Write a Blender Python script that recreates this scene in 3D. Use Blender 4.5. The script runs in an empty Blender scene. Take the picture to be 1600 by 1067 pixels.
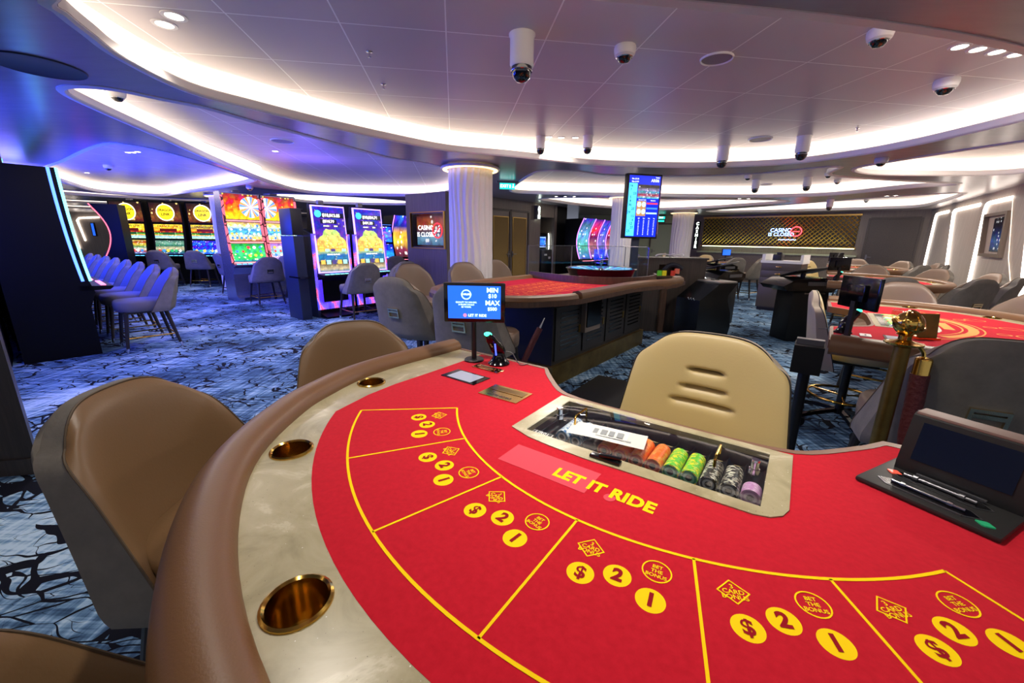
import bpy, bmesh, math, random
from mathutils import Matrix, Vector
random.seed(7)
SC = bpy.context.scene
COL = SC.collection
PI = math.pi
R = math.radians

# ------------------------------------------------------------------ camera
FPX, PITCH, ROLL, HC = 629.8, 0.24872, 0.01474, 1.38
_f = Vector((0, math.cos(PITCH), -math.sin(PITCH)))
_u = Vector((0, math.sin(PITCH), math.cos(PITCH)))
_r = Vector((1, 0, 0))
CR = _r * math.cos(ROLL) + _u * math.sin(ROLL)
CU = -_r * math.sin(ROLL) + _u * math.cos(ROLL)
cam = bpy.data.cameras.new('camera')
cam.sensor_width = 36
cam.lens = FPX / 1600 * 36
cam.clip_start = 0.02
camo = bpy.data.objects.new('camera', cam)
COL.objects.link(camo)
mw = Matrix((CR, CU, -_f)).transposed().to_4x4()
mw.translation = (0, 0, HC)
camo.matrix_world = mw
SC.camera = camo

def ray(px, py):
    return CR * ((px - 800) / FPX) - CU * ((py - 533.5) / FPX) + _f
def P(px, py, z):
    """the place in the room at height z that the photograph shows at px, py"""
    d = ray(px, py); t = (z - HC) / d.z
    return Vector((d.x * t, d.y * t, z))
def PY(px, py, Y):
    d = ray(px, py); t = Y / d.y
    return Vector((d.x * t, Y, HC + d.z * t))

# ------------------------------------------------------------------ materials
def lin(c):
    def g(v):
        v /= 255.0
        return v / 12.92 if v <= 0.04045 else ((v + 0.055) / 1.055) ** 2.4
    return (g(c[0]), g(c[1]), g(c[2]), 1)
MATS = {}
def M(name, col=(128, 128, 128), rough=0.5, metal=0.0, emis=0.0, spec=0.5, coat=0.0, noise=None, bump=None, sheen=0.0):
    if name in MATS: return MATS[name]
    m = bpy.data.materials.new(name); m.use_nodes = True
    nt = m.node_tree; b = nt.nodes['Principled BSDF']
    b.inputs['Base Color'].default_value = lin(col)
    b.inputs['Roughness'].default_value = rough
    b.inputs['Metallic'].default_value = metal
    b.inputs['Specular IOR Level'].default_value = spec
    b.inputs['Coat Weight'].default_value = coat
    b.inputs['Sheen Weight'].default_value = sheen
    if emis:
        b.inputs['Emission Color'].default_value = lin(col)
        b.inputs['Emission Strength'].default_value = emis
    tc = None
    if noise or bump:
        tc = nt.nodes.new('ShaderNodeTexCoord')
    if noise:      # (scale, colour2, contrast low, high, stretch xyz)
        sc, c2, lo, hi, st = noise
        mp = nt.nodes.new('ShaderNodeMapping'); mp.inputs['Scale'].default_value = st
        nz = nt.nodes.new('ShaderNodeTexNoise'); nz.inputs['Scale'].default_value = sc; nz.inputs['Detail'].default_value = 6
        nz.inputs['Roughness'].default_value = 0.65
        rp = nt.nodes.new('ShaderNodeValToRGB')
        rp.color_ramp.elements[0].position = lo; rp.color_ramp.elements[0].color = lin(col)
        rp.color_ramp.elements[1].position = hi; rp.color_ramp.elements[1].color = lin(c2)
        nt.links.new(tc.outputs['Object'], mp.inputs[0]); nt.links.new(mp.outputs[0], nz.inputs['Vector'])
        nt.links.new(nz.outputs['Fac'], rp.inputs[0]); nt.links.new(rp.outputs[0], b.inputs['Base Color'])
    if bump:       # (scale, strength)
        nb = nt.nodes.new('ShaderNodeTexNoise'); nb.inputs['Scale'].default_value = bump[0]; nb.inputs['Detail'].default_value = 4
        bp = nt.nodes.new('ShaderNodeBump'); bp.inputs['Strength'].default_value = bump[1]; bp.inputs['Distance'].default_value = 0.01
        nt.links.new(tc.outputs['Object'], nb.inputs['Vector']); nt.links.new(nb.outputs['Fac'], bp.inputs['Height'])
        nt.links.new(bp.outputs[0], b.inputs['Normal'])
    MATS[name] = m
    return m
class NT:
    """tiny node-graph writer"""
    def __init__(s, name):
        s.m = bpy.data.materials.new(name); s.m.use_nodes = True; s.t = s.m.node_tree
        s.b = s.t.nodes['Principled BSDF']; MATS[name] = s.m
    def n(s, typ, ins=None, **kw):
        nd = s.t.nodes.new('ShaderNode' + typ)
        for k, v in kw.items(): setattr(nd, k, v)
        for k, v in (ins or {}).items():
            if isinstance(v, bpy.types.NodeSocket): s.t.links.new(v, nd.inputs[k])
            else: nd.inputs[k].default_value = v
        return nd
    def math(s, op, a, b=0.5, c=None):
        ins = {0: a, 1: b}
        if c is not None: ins[2] = c
        return s.n('Math', ins, operation=op).outputs[0]
    def ramp(s, fac, stops, interp='LINEAR'):
        nd = s.n('ValToRGB', {0: fac}); cr = nd.color_ramp; cr.interpolation = interp
        while len(cr.elements) < len(stops): cr.elements.new(0.5)
        for e, (p, c) in zip(cr.elements, stops): e.position = p; e.color = lin(c)
        return nd.outputs[0]
    def mix(s, fac, a, b):
        nd = s.n('Mix', None, data_type='RGBA')
        for k, v in ((0, fac), (6, a), (7, b)):
            if isinstance(v, bpy.types.NodeSocket): s.t.links.new(v, nd.inputs[k])
            else: nd.inputs[k].default_value = v
        return nd.outputs[2]
    def to(s, sock, name):
        if isinstance(sock, bpy.types.NodeSocket): s.t.links.new(sock, s.b.inputs[name])
        else: s.b.inputs[name].default_value = sock

def art(name, stops, strength=1.5, busy=0.5, scale=14, aspect=(1, 1), interp='LINEAR', sat=1.0, accent=(255, 255, 255), acc=0.66):
    """picture on a lit screen: vertical bands of colour broken up by small blotches"""
    if name in MATS: return MATS[name]
    g = NT(name)
    uv = g.n('UVMap').outputs[0]
    sep = g.n('SeparateXYZ', {0: uv})
    mp = g.n('Mapping', {0: uv, 'Scale': (aspect[0], aspect[1], 1)}).outputs[0]
    n1 = g.n('TexNoise', {'Vector': mp, 'Scale': scale * .45, 'Detail': 3.0})
    v = g.math('ADD', sep.outputs[1], g.math('MULTIPLY', g.math('SUBTRACT', n1.outputs['Fac'], .5), .12 * busy))
    base = g.ramp(v, stops, interp)
    vo = g.n('TexVoronoi', {'Vector': mp, 'Scale': scale})
    hs = g.n('HueSaturation', {'Color': base, 'Saturation': sat})
    hsh = g.math('ADD', .5, g.math('MULTIPLY', g.math('SUBTRACT', n1.outputs['Fac'], .5), .25 * busy))
    g.t.links.new(hsh, hs.inputs['Hue'])
    vcol = g.n('SeparateXYZ', {0: vo.outputs['Color']})
    dark = g.math('ADD', 1 - .45 * busy, g.math('MULTIPLY', vcol.outputs[0], .8 * busy))
    g.t.links.new(dark, hs.inputs['Value'])
    blot = g.math('GREATER_THAN', vcol.outputs[1], acc)
    near = g.math('LESS_THAN', vo.outputs['Distance'], .33)
    f = g.math('MULTIPLY', g.math('MULTIPLY', blot, near), .75 * min(1, busy))
    c = g.mix(f, hs.outputs[0], lin(accent))
    g.to((0, 0, 0, 1), 'Base Color'); g.to(c, 'Emission Color'); g.to(strength, 'Emission Strength'); g.to(.15, 'Roughness')
    return g.m

# ------------------------------------------------------------------ mesh builder
_txt = {}
def text_geo(s, bold, align, spacing=1.0):
    k = (s, bold, align, spacing)
    if k not in _txt:
        cu = bpy.data.curves.new('t', 'FONT'); cu.body = s; cu.size = 1; cu.offset = bold; cu.align_x = align; cu.align_y = 'CENTER'
        cu.space_character = spacing; cu.resolution_u = 3
        o = bpy.data.objects.new('t', cu); COL.objects.link(o)
        dg = bpy.context.evaluated_depsgraph_get()
        me = o.evaluated_get(dg).to_mesh()
        _txt[k] = ([v.co.copy() for v in me.vertices], [tuple(p.vertices) for p in me.polygons])
        o.evaluated_get(dg).to_mesh_clear()
        bpy.data.objects.remove(o); bpy.data.curves.remove(cu)
    return _txt[k]
def fill_geo(loops, ext=0.0):
    """flat region bounded by loops (the inner ones are holes), thickened by ext each way"""
    cu = bpy.data.curves.new('f', 'CURVE'); cu.dimensions = '2D'; cu.fill_mode = 'BOTH'; cu.extrude = ext
    for lp in loops:
        sp = cu.splines.new('POLY'); sp.points.add(len(lp) - 1); sp.use_cyclic_u = True
        for q, p in zip(sp.points, lp): q.co = (p[0], p[1], 0, 1)
    o = bpy.data.objects.new('f', cu); COL.objects.link(o)
    dg = bpy.context.evaluated_depsgraph_get(); me = o.evaluated_get(dg).to_mesh()
    out = ([v.co.copy() for v in me.vertices], [tuple(p.vertices) for p in me.polygons])
    o.evaluated_get(dg).to_mesh_clear(); bpy.data.objects.remove(o); bpy.data.curves.remove(cu)
    return out
def T3(x=0, y=0, z=0, rz=0, rx=0, ry=0, s=1):
    return Matrix.Translation((x, y, z)) @ Matrix.Rotation(rz, 4, 'Z') @ Matrix.Rotation(ry, 4, 'Y') @ Matrix.Rotation(rx, 4, 'X') @ Matrix.Scale(s, 4)

class MB:
    def __init__(s): s.v = []; s.f = []; s.mi = []; s.uv = {}; s.X = Matrix.Identity(4)
    def add(s, vs, fs, m=0, X=None, uvs=None):
        k = len(s.v); A = s.X @ X if X is not None else s.X
        s.v += [A @ Vector(v) for v in vs]
        for i, f in enumerate(fs):
            if uvs: s.uv[len(s.f)] = uvs[i]
            s.f.append(tuple(k + a for a in f)); s.mi.append(m)
        return s
    def box(s, c, d, m=0, rz=0, X=None, b=0.0):
        x, y, z = d[0] / 2, d[1] / 2, d[2] / 2
        A = T3(*c, rz=rz)
        if X is not None: A = X @ A
        if b <= 0:
            vs = [(i * x, j * y, k * z) for k in (-1, 1) for j in (-1, 1) for i in (-1, 1)]
            return s.add(vs, [(0, 2, 3, 1), (4, 5, 7, 6), (0, 1, 5, 4), (2, 6, 7, 3), (0, 4, 6, 2), (1, 3, 7, 5)], m, A)
        b = min(b, x * .99, y * .99, z * .99)
        bm = bmesh.new(); bmesh.ops.create_cube(bm, size=1)
        for v in bm.verts: v.co = (v.co.x * 2 * x, v.co.y * 2 * y, v.co.z * 2 * z)
        bmesh.ops.bevel(bm, geom=bm.edges[:], offset=b, segments=2, profile=.6, affect='EDGES')
        bm.verts.index_update()
        s.add([v.co.copy() for v in bm.verts], [tuple(v.index for v in f.verts) for f in bm.faces], m, A); bm.free()
        return s
    def quad(s, a, b, c, d, m=0, X=None):
        return s.add([a, b, c, d], [(0, 1, 2, 3)], m, X, [[(0, 0), (1, 0), (1, 1), (0, 1)]])
    def lathe(s, prof, seg=24, m=0, X=None, cap0=True, cap1=True):
        vs = []; fs = []; n = len(prof)
        for (r, z) in prof:
            for i in range(seg):
                a = 2 * PI * i / seg; vs.append((r * math.cos(a), r * math.sin(a), z))
        for j in range(n - 1):
            for i in range(seg):
                k = (i + 1) % seg; fs.append((j * seg + i, j * seg + k, (j + 1) * seg + k, (j + 1) * seg + i))
        if cap0 and prof[0][0] > 1e-6: fs.append(tuple(reversed(range(seg))))
        if cap1 and prof[-1][0] > 1e-6: fs.append(tuple((n - 1) * seg + i for i in range(seg)))
        return s.add(vs, fs, m, X)
    def cyl(s, p0, p1, r0, r1=None, seg=14, m=0, X=None):
        p0, p1 = Vector(p0), Vector(p1); d = p1 - p0
        A = Matrix.Translation(p0) @ d.to_track_quat('Z', 'Y').to_matrix().to_4x4()
        if X is not None: A = X @ A
        return s.lathe([(r0, 0), (r0 if r1 is None else r1, d.length)], seg, m, A)
    def sweep(s, path, prof, closed=False, m=0, X=None, up=(0, 0, 1), caps=True):
        """prof: closed outline of (sideways, up) offsets carried along path"""
        path = [Vector(p) for p in path]; up = Vector(up); n = len(path); k = len(prof); vs = []; fs = []
        for i, p in enumerate(path):
            a = path[i - 1] if (i or closed) else p; b = path[(i + 1) % n] if (i < n - 1 or closed) else p
            t = (b - a).normalized(); side = t.cross(up).normalized(); u2 = side.cross(t)
            if not closed or True:
                if 0 < i < n - 1 or closed:
                    t1 = (p - a).normalized(); c = max(.5, t.dot(t1))
                else: c = 1
            for (q, z) in prof: vs.append(p + side * (q / c) + u2 * z)
        for i in range(n if closed else n - 1):
            j = (i + 1) % n
            for q in range(k):
                w = (q + 1) % k; fs.append((i * k + q, j * k + q, j * k + w, i * k + w))
        if not closed and caps: fs += [tuple(range(k)), tuple((n - 1) * k + q for q in reversed(range(k)))]
        return s.add(vs, fs, m, X)
    def tube(s, path, r, seg=8, closed=False, m=0, X=None, up=(0, 0, 1)):
        return s.sweep(path, [(r * math.cos(2 * PI * i / seg), r * math.sin(2 * PI * i / seg)) for i in range(seg)], closed, m, X, up)
    def prism(s, poly, z0, z1, m=0, X=None):
        n = len(poly); vs = [(x, y, z0) for x, y in poly] + [(x, y, z1) for x, y in poly]
        fs = [tuple(reversed(range(n))), tuple(range(n, 2 * n))] + [(i, (i + 1) % n, n + (i + 1) % n, n + i) for i in range(n)]
        return s.add(vs, fs, m, X)
    def fill(s, loops, z0, z1, m=0, X=None):
        v, f = fill_geo(loops, (z1 - z0) / 2)
        return s.add(v, f, m, (X or Matrix.Identity(4)) @ Matrix.Translation((0, 0, (z0 + z1) / 2)))
    def surf(s, fn, nu, nv, m=0, X=None, cu=False):
        vs = [fn(i / (nu if cu else nu - 1), j / (nv - 1)) for j in range(nv) for i in range(nu)]; fs = []
        for j in range(nv - 1):
            for i in range(nu if cu else nu - 1):
                k = (i + 1) % nu; fs.append((j * nu + i, j * nu + k, (j + 1) * nu + k, (j + 1) * nu + i))
        return s.add(vs, fs, m, X)
    def text(s, t, size, X, m=0, bold=0.02, align='CENTER', spacing=1.0, sx=1.0):
        v, f = text_geo(t, bold, align, spacing)
        return s.add([(a.x * size * sx, a.y * size, 0) for a in v], f, m, X)
    def ball(s, c, r, m=0, seg=16, X=None, sz=1.0):
        n = seg // 2
        return s.lathe([(max(1e-5, r * math.sin(PI * j / n)), -r * sz * math.cos(PI * j / n)) for j in range(n + 1)], seg, m, (X or Matrix.Identity(4)) @ Matrix.Translation(c), False, False)
    def build(s, name, mats, parent=None, loc=None, rz=0, sharp=35, wn=False):
        me = bpy.data.meshes.new(name)
        me.from_pydata(s.v, [], s.f)
        if not isinstance(mats, (list, tuple)): mats = [mats]
        for q in mats: me.materials.append(q)
        me.polygons.foreach_set('material_index', s.mi)
        me.polygons.foreach_set('use_smooth', [True] * len(s.f))
        if s.uv:
            ul = me.uv_layers.new(name='UVMap')
            for fi, uvs in s.uv.items():
                for li, q in zip(me.polygons[fi].loop_indices, uvs): ul.data[li].uv = q
        bm = bmesh.new(); bm.from_mesh(me); bmesh.ops.recalc_face_normals(bm, faces=bm.faces[:]); bm.to_mesh(me); bm.free()
        me.set_sharp_from_angle(angle=R(sharp))
        o = bpy.data.objects.new(name, me); COL.objects.link(o)
        if parent is not None: o.parent = parent
        if loc is not None: o.location = loc
        if rz: o.rotation_euler.z = rz
        return o

def tag(o, label=None, cat=None, group=None, kind=None):
    if label: o['label'] = label
    if cat: o['category'] = cat
    if group: o['group'] = group
    if kind: o['kind'] = kind
    return o
def thing(name, label, cat, loc=(0, 0, 0), rz=0, group=None):
    o = bpy.data.objects.new(name, None); COL.objects.link(o)
    o.empty_display_size = .1; o.location = loc; o.rotation_euler.z = rz
    return tag(o, label, cat, group)
def copy_tree(o, parent=None):
    c = o.copy(); COL.objects.link(c)
    if parent is not None: c.parent = parent
    for ch in KIDS.get(o.name, None) or [x for x in bpy.data.objects if x.parent == o]: copy_tree(ch, c)
    return c
KIDS = {}
def dup(o, loc, rz, label, group=None):
    c = copy_tree(o); c.location = loc; c.rotation_euler.z = rz
    c['label'] = label
    if group: c['group'] = group
    return c
def spline(pts, per=6, closed=True):
    """smooth run through pts (Catmull-Rom)"""
    n = len(pts); out = []
    rng = range(n if closed else n - 1)
    for i in rng:
        g = lambda k: pts[k % n] if closed else pts[max(0, min(n - 1, k))]
        p0, p1, p2, p3 = g(i - 1), g(i), g(i + 1), g(i + 2)
        for k in range(per):
            t = k / per
            out.append(tuple(.5 * ((2 * p1[d]) + (-p0[d] + p2[d]) * t + (2 * p0[d] - 5 * p1[d] + 4 * p2[d] - p3[d]) * t * t + (-p0[d] + 3 * p1[d] - 3 * p2[d] + p3[d]) * t ** 3) for d in range(len(p1))))
    if not closed: out.append(tuple(pts[-1]))
    return out
# ------------------------------------------------------------------ setting materials
g = NT('carpet')
tc = g.n('TexCoord').outputs['Object']
dn = g.n('TexNoise', {'Vector': tc, 'Scale': 1.6, 'Detail': 3.0})
off = g.n('VectorMath', {0: dn.outputs['Color'], 1: (.5, .5, .5)}, operation='SUBTRACT').outputs[0]
wv = g.n('VectorMath', {0: tc, 1: g.n('VectorMath', {0: off, 3: .5}, operation='SCALE').outputs[0]}, operation='ADD').outputs[0]
st1 = g.n('TexNoise', {'Vector': g.n('Mapping', {0: tc, 'Rotation': (0, 0, R(12)), 'Scale': (3, 38, 1)}).outputs[0], 'Scale': 1.0, 'Detail': 3.0})
st2 = g.n('TexNoise', {'Vector': g.n('Mapping', {0: tc, 'Rotation': (0, 0, R(12)), 'Scale': (38, 3, 1)}).outputs[0], 'Scale': 1.0, 'Detail': 3.0})
big = g.n('TexNoise', {'Vector': tc, 'Scale': 1.1, 'Detail': 4.0})
s = g.math('ADD', g.math('MULTIPLY', g.math('ADD', st1.outputs['Fac'], st2.outputs['Fac']), .5), g.math('MULTIPLY', g.math('SUBTRACT', big.outputs['Fac'], .5), .8))
base = g.ramp(s, [(.30, (26, 40, 66)), (.44, (70, 102, 136)), (.54, (118, 154, 190)), (.66, (180, 206, 226))])
vo = g.n('TexVoronoi', {'Vector': g.n('Mapping', {0: wv, 'Rotation': (0, 0, R(20)), 'Scale': (3.6, 8.0, 1)}).outputs[0], 'Scale': 1.0}, feature='DISTANCE_TO_EDGE')
vo2 = g.n('TexVoronoi', {'Vector': g.n('Mapping', {0: wv, 'Rotation': (0, 0, R(-35)), 'Scale': (6, 14, 1)}).outputs[0], 'Scale': 1.0}, feature='DISTANCE_TO_EDGE')
br = g.n('TexNoise', {'Vector': tc, 'Scale': 3.2, 'Detail': 2.0})
th = g.math('MULTIPLY', g.math('SUBTRACT', br.outputs['Fac'], .37), .24)
l1 = g.math('LESS_THAN', vo.outputs['Distance'], th)
l2 = g.math('LESS_THAN', vo2.outputs['Distance'], g.math('MULTIPLY', g.math('SUBTRACT', br.outputs['Fac'], .47), .26))
ln = g.math('MAXIMUM', l1, l2)
g.to(g.mix(ln, base, lin((10, 13, 26))), 'Base Color'); g.to(.92, 'Roughness'); g.to(.15, 'Specular IOR Level')

g = NT('ceiling_panel')
tc = g.n('TexCoord').outputs['Object']
br = g.n('TexBrick', {'Vector': g.n('Mapping', {0: tc, 'Rotation': (0, 0, R(-8.2)), 'Location': (.02, .22, 0)}).outputs[0], 'Color1': lin((208, 200, 202)), 'Color2': lin((204, 196, 198)), 'Mortar': lin((255, 255, 252)),
    'Scale': 1.0, 'Mortar Size': .0045, 'Mortar Smooth': 0.0, 'Brick Width': .62, 'Row Height': .62}, offset=0.0)
g.to(br.outputs['Color'], 'Base Color'); g.to(.40, 'Roughness'); g.to(.12, 'Metallic'); g.to(.35, 'Specular IOR Level')
M('soffit', (172, 165, 166), .27, .22, noise=(2.2, (182, 175, 175), .3, .7, (1, 6, 1)))
M('white_lip', (236, 230, 226), .45)
M('led_warm', (255, 240, 222), .5, 0, 1.55)
M('led_strip', (255, 242, 230), .5, 0, 5.0)
M('led_faint', (255, 236, 215), .5, 0, 1.0)
M('wood_dark', (74, 64, 58), .42, noise=(3, (58, 50, 46), .35, .65, (14, 14, .7)))
M('wood_wall', (122, 110, 100), .38, noise=(3, (104, 93, 85), .35, .65, (16, 16, .7)))
M('wood_pale', (196, 182, 170), .5, noise=(3, (170, 156, 145), .35, .65, (18, 18, .6)))
M('wood_brown', (92, 68, 54), .35, noise=(4, (70, 51, 41), .35, .65, (10, 10, 1)))
M('plaster_white', (226, 220, 222), .6)
M('gold', (190, 156, 84), .3, 1.0)
M('brass', (214, 172, 84), .16, 1.0)
M('brass_dull', (150, 122, 62), .38, .9, noise=(5, (112, 88, 44), .3, .7, (1, 1, 1)))
M('gold_cloth', (140, 112, 54), .6, .2, noise=(60, (112, 88, 40), .3, .7, (1, 1, 1)))
M('chrome', (225, 225, 225), .12, 1.0)
M('black', (12, 12, 14), .4)
M('black_gloss', (9, 9, 12), .12)
M('black_matte', (16, 16, 18), .75)
M('grey_metal', (120, 120, 124), .35, .8)
M('white_plastic', (232, 230, 228), .35)
M('door_green', (168, 178, 152), .5)

def thin_glass(name, tint=(251, 253, 253), refl=.12):
    if name in MATS: return MATS[name]
    m = bpy.data.materials.new(name); m.use_nodes = True; t = m.node_tree; t.nodes.clear()
    out = t.nodes.new('ShaderNodeOutputMaterial'); mx = t.nodes.new('ShaderNodeMixShader')
    tr = t.nodes.new('ShaderNodeBsdfTransparent'); tr.inputs[0].default_value = lin(tint)
    gl = t.nodes.new('ShaderNodeBsdfGlossy'); gl.inputs['Roughness'].default_value = .03
    lw = t.nodes.new('ShaderNodeLayerWeight'); lw.inputs[0].default_value = .5
    pw = t.nodes.new('ShaderNodeMath'); pw.operation = 'POWER'; pw.inputs[1].default_value = 3.5; t.links.new(lw.outputs['Facing'], pw.inputs[0])
    ma = t.nodes.new('ShaderNodeMath'); ma.operation = 'MULTIPLY_ADD'; ma.inputs[1].default_value = .3; ma.inputs[2].default_value = .03; t.links.new(pw.outputs[0], ma.inputs[0])
    t.links.new(ma.outputs[0], mx.inputs[0]); t.links.new(tr.outputs[0], mx.inputs[1]); t.links.new(gl.outputs[0], mx.inputs[2])
    t.links.new(mx.outputs[0], out.inputs[0]); MATS[name] = m
    return m
thin_glass('glass')

# ------------------------------------------------------------------ floor and ceiling
mb = MB(); mb.box((-6, 9, -.05), (50, 36, .1)); tag(mb.build('floor', MATS['carpet']), kind='structure')
ZS, ZP = 2.36, 2.60
TRAYS = [
 [tuple(P(x, y, ZS).to_2d()) for x, y in ((97, 0), (110, 22), (150, 55), (200, 92), (300, 142), (400, 169), (500, 193), (600, 215), (700, 234), (800, 243), (925, 256), (1040, 260), (1116, 260), (1200, 257), (1262, 252), (1350, 240), (1431, 225), (1520, 205), (1600, 186))] + [(4.05, 3.3), (3.5, 2.85), (2.69, 2.45), (1.64, 2.18), (.36, 2.0), (-.6, 1.86), (-1.35, 1.8)],
 [tuple(P(x, y, ZS).to_2d()) for x, y in ((109, 145), (150, 167), (250, 212), (350, 257), (425, 287), (480, 301), (550, 305), (690, 304), (697, 267), (600, 245), (500, 218), (400, 192), (320, 169), (250, 155), (175, 140), (118, 137))],
 [(-8.0, 7.3), (-6.3, 6.1), (-4.75, 5.05), (-4.40, 5.03), (-4.36, 5.67), (-4.68, 7.5), (-5.0, 8.1), (-6.5, 9.3), (-8.29, 10.54), (-9.5, 11.3), (-10.2, 10.6), (-9.3, 9.0)],
 [(-6.2, 10.6), (-6.3, 11.9), (-5.95, 12.9), (-4.6, 13.2), (-3.39, 13.1), (-2.7, 12.2), (-3.6, 11.1), (-5.2, 10.3)],
 [(-.03, 9.06), (.02, 8.2), (.28, 6.75), (.47, 6.36), (.97, 6.4), (1.5, 6.68), (2.7, 6.66), (3.6, 6.3), (4.2, 5.7), (4.6, 6.35), (5.8, 6.75), (7.07, 6.98), (7.2, 7.04), (7.26, 7.2), (6.94, 7.6), (6.6, 8.78), (5.93, 9.27), (4.92, 9.5), (3.3, 9.55), (1.53, 9.48), (.33, 9.35)],
 [(.65, 10.65), (1.3, 11.6), (2.01, 12.38), (3.4, 13.3), (4.71, 13.5), (5.7, 12.6), (6.14, 11.85), (6.68, 10.73), (6.2, 10.05), (4.0, 10.15), (1.6, 10.1)],
 [(6.3, 13.4), (6.7, 14.2), (7.8, 13.9), (9.0, 13.1), (10.4, 11.85), (10.66, 11.2), (9.9, 9.9), (8.86, 8.5), (8.4, 8.3), (7.7, 9.6), (7.1, 11.4)],
 [(4.95, 4.1), (4.58, 5.36), (4.6, 5.84), (5.14, 6.2), (5.91, 6.22), (6.61, 6.15), (6.92, 5.9), (6.8, 5.5), (6.1, 4.5), (5.4, 3.9)],
 [(-11.0, 9.5), (-12.0, 10.6), (-10.6, 12.4), (-8.2, 13.0), (-7.4, 12.2), (-9.8, 11.9)],
 [(-14.5, 12.4), (-15.2, 13.8), (-12.0, 15.8), (-8.5, 16.2), (-8.2, 15.0), (-11.5, 14.2)],
 [(-18, 14.5), (-19, 16.5), (-14.5, 18.6), (-9.5, 18.9), (-9.4, 17.6), (-14, 16.9)],
 [(-3.2, -2.8), (-3.4, -.6), (-2.2, .35), (.6, .2), (2.6, .35), (3.6, -.8), (2.8, -2.9), (0, -3.3)],  # unseen tray, added behind the viewer to give light
]
def area2(l): return sum(l[i - 1][0] * l[i][1] - l[i][0] * l[i - 1][1] for i in range(len(l)))
def offset(l, d):
    out = []; n = len(l)
    for i in range(n):
        a, b = Vector(l[i - 1]), Vector(l[(i + 1) % n]); t = (b - a).normalized()
        out.append((l[i][0] + t.y * d, l[i][1] - t.x * d))
    return out
LOOPS = []
for t in TRAYS:
    l = spline(t, 5)
    if area2(l) < 0: l.reverse()
    LOOPS.append(l)
mb = MB(); v, f = fill_geo([[(-31, -6), (16, -6), (16, 26), (-31, 26)]] + LOOPS)
mb.add([(a.x, a.y, ZS) for a in v], f); tag(mb.build('ceiling', MATS['soffit']), kind='structure')
names = ['the widest tray over the roulette table', 'the long leaf-shaped tray beyond the widest one', 'the tray over the blue-lit stools', 'the tray behind the pair of tall purple machines',
  'the tray above the portrait results screen', 'the narrow tray behind the portrait results screen', 'the tray before the gold lattice', 'the tray beside the slanted light strips',
  'the tray over the machines with round gold emblems', 'the thin tray behind the red-edged machine', 'the farthest thin tray beyond the slot machines', 'the unseen tray added behind the viewer for light']
for k, l in enumerate(LOOPS):
    mb = MB(); lp = [(x, y, ZS) for x, y in l]
    mb.sweep(lp, [(.06, -.006), (.02, -.014), (.004, -.004), (0, .008), (0, .05), (.012, .06), (.06, .06)], True)
    mb.sweep(lp, [(.05, .04), (.15, .04), (.15, .05), (.05, .05)], True)
    tag(mb.build('trim_%d' % (k + 1), MATS['white_lip']), kind='structure')
    mb = MB(); mb.sweep([(x, y, ZS) for x, y in l], [(.135, .055), (.15, .055), (.15, ZP - ZS - .002), (.135, ZP - ZS - .002)], True)
    tag(mb.build('cove_light', MATS['led_warm']), 'warm white light band around ' + names[k], 'light', 'ceiling cove lights')
    mb = MB(); mb.fill([offset(l, .16)], ZP, ZP + .03); tag(mb.build('ceiling_%d' % (k + 2), MATS['ceiling_panel']), kind='structure')

# ------------------------------------------------------------------ walls
def slab(mb, a, b, z0, z1, th=.12, m=0):
    """upright slab from a to b; its thickness lies to the left of a->b"""
    a, b = Vector(a), Vector(b); t = (b - a).normalized(); n = Vector((-t.y, t.x)) * th
    mb.prism([tuple(a), tuple(b), tuple(b + n), tuple(a + n)], z0, z1, m)
def frame(a, b):
    """matrix: x along a->b, y up, z towards the viewer side (right of a->b)"""
    a, b = Vector((*a, 0)), Vector((*b, 0)); t = (b - a).normalized(); n = Vector((t.y, -t.x, 0))
    m = Matrix((t, Vector((0, 0, 1)), n)).transposed().to_4x4(); m.translation = a
    return m
RA, RB = Vector((8.19, 6.93)), Vector((11.78, 11.94)); RD = (RB - RA).normalized()
FA, FB = Vector((6.89, 16.41)), Vector((11.78, 11.94)); FD = (FB - FA).normalized()
mb = MB(); slab(mb, RB, RA - RD * 8, 0, ZS); tag(mb.build('wall_right', MATS['wood_pale']), kind='structure')
mb = MB(); slab(mb, FA, FB, 0, ZS); tag(mb.build('wall_far', MATS['wood_wall']), kind='structure')
mb = MB(); slab(mb, (2.6, 17.0), FA, 0, ZS); tag(mb.build('wall_corridor', MATS['door_green']), kind='structure')
mb = MB(); slab(mb, (-30, 19), (-2, 24), 0, ZS); tag(mb.build('wall_back', MATS['wood_pale']), kind='structure')
W0 = Vector((-.62, 10.21)); WD = Vector((.640, .768)); WN = Vector((-.768, .640))
w = lambda s, d=0: tuple(W0 + WD * s + WN * d)
C0 = (-1.48, 9.17)
mb = MB(); mb.prism([C0, w(2.15), w(2.15, .75), w(2.85, .75), w(2.85), w(2.97), w(2.97, 2.2), (-2.57, 12.6), (-2.57, 10.05)], 0, ZS)
slab(mb, w(2.15, .02), w(2.85, .02), 2.0, ZS, .7)
tag(mb.build('wall_middle', MATS['wood_wall']), kind='structure')
mb = MB(); mb.prism([w(2.97, .25), w(3.9, .25), w(3.9, .6), w(2.97, .6)], 0, ZS); tag(mb.build('wall_recess', MATS['black_matte']), kind='structure')
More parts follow.
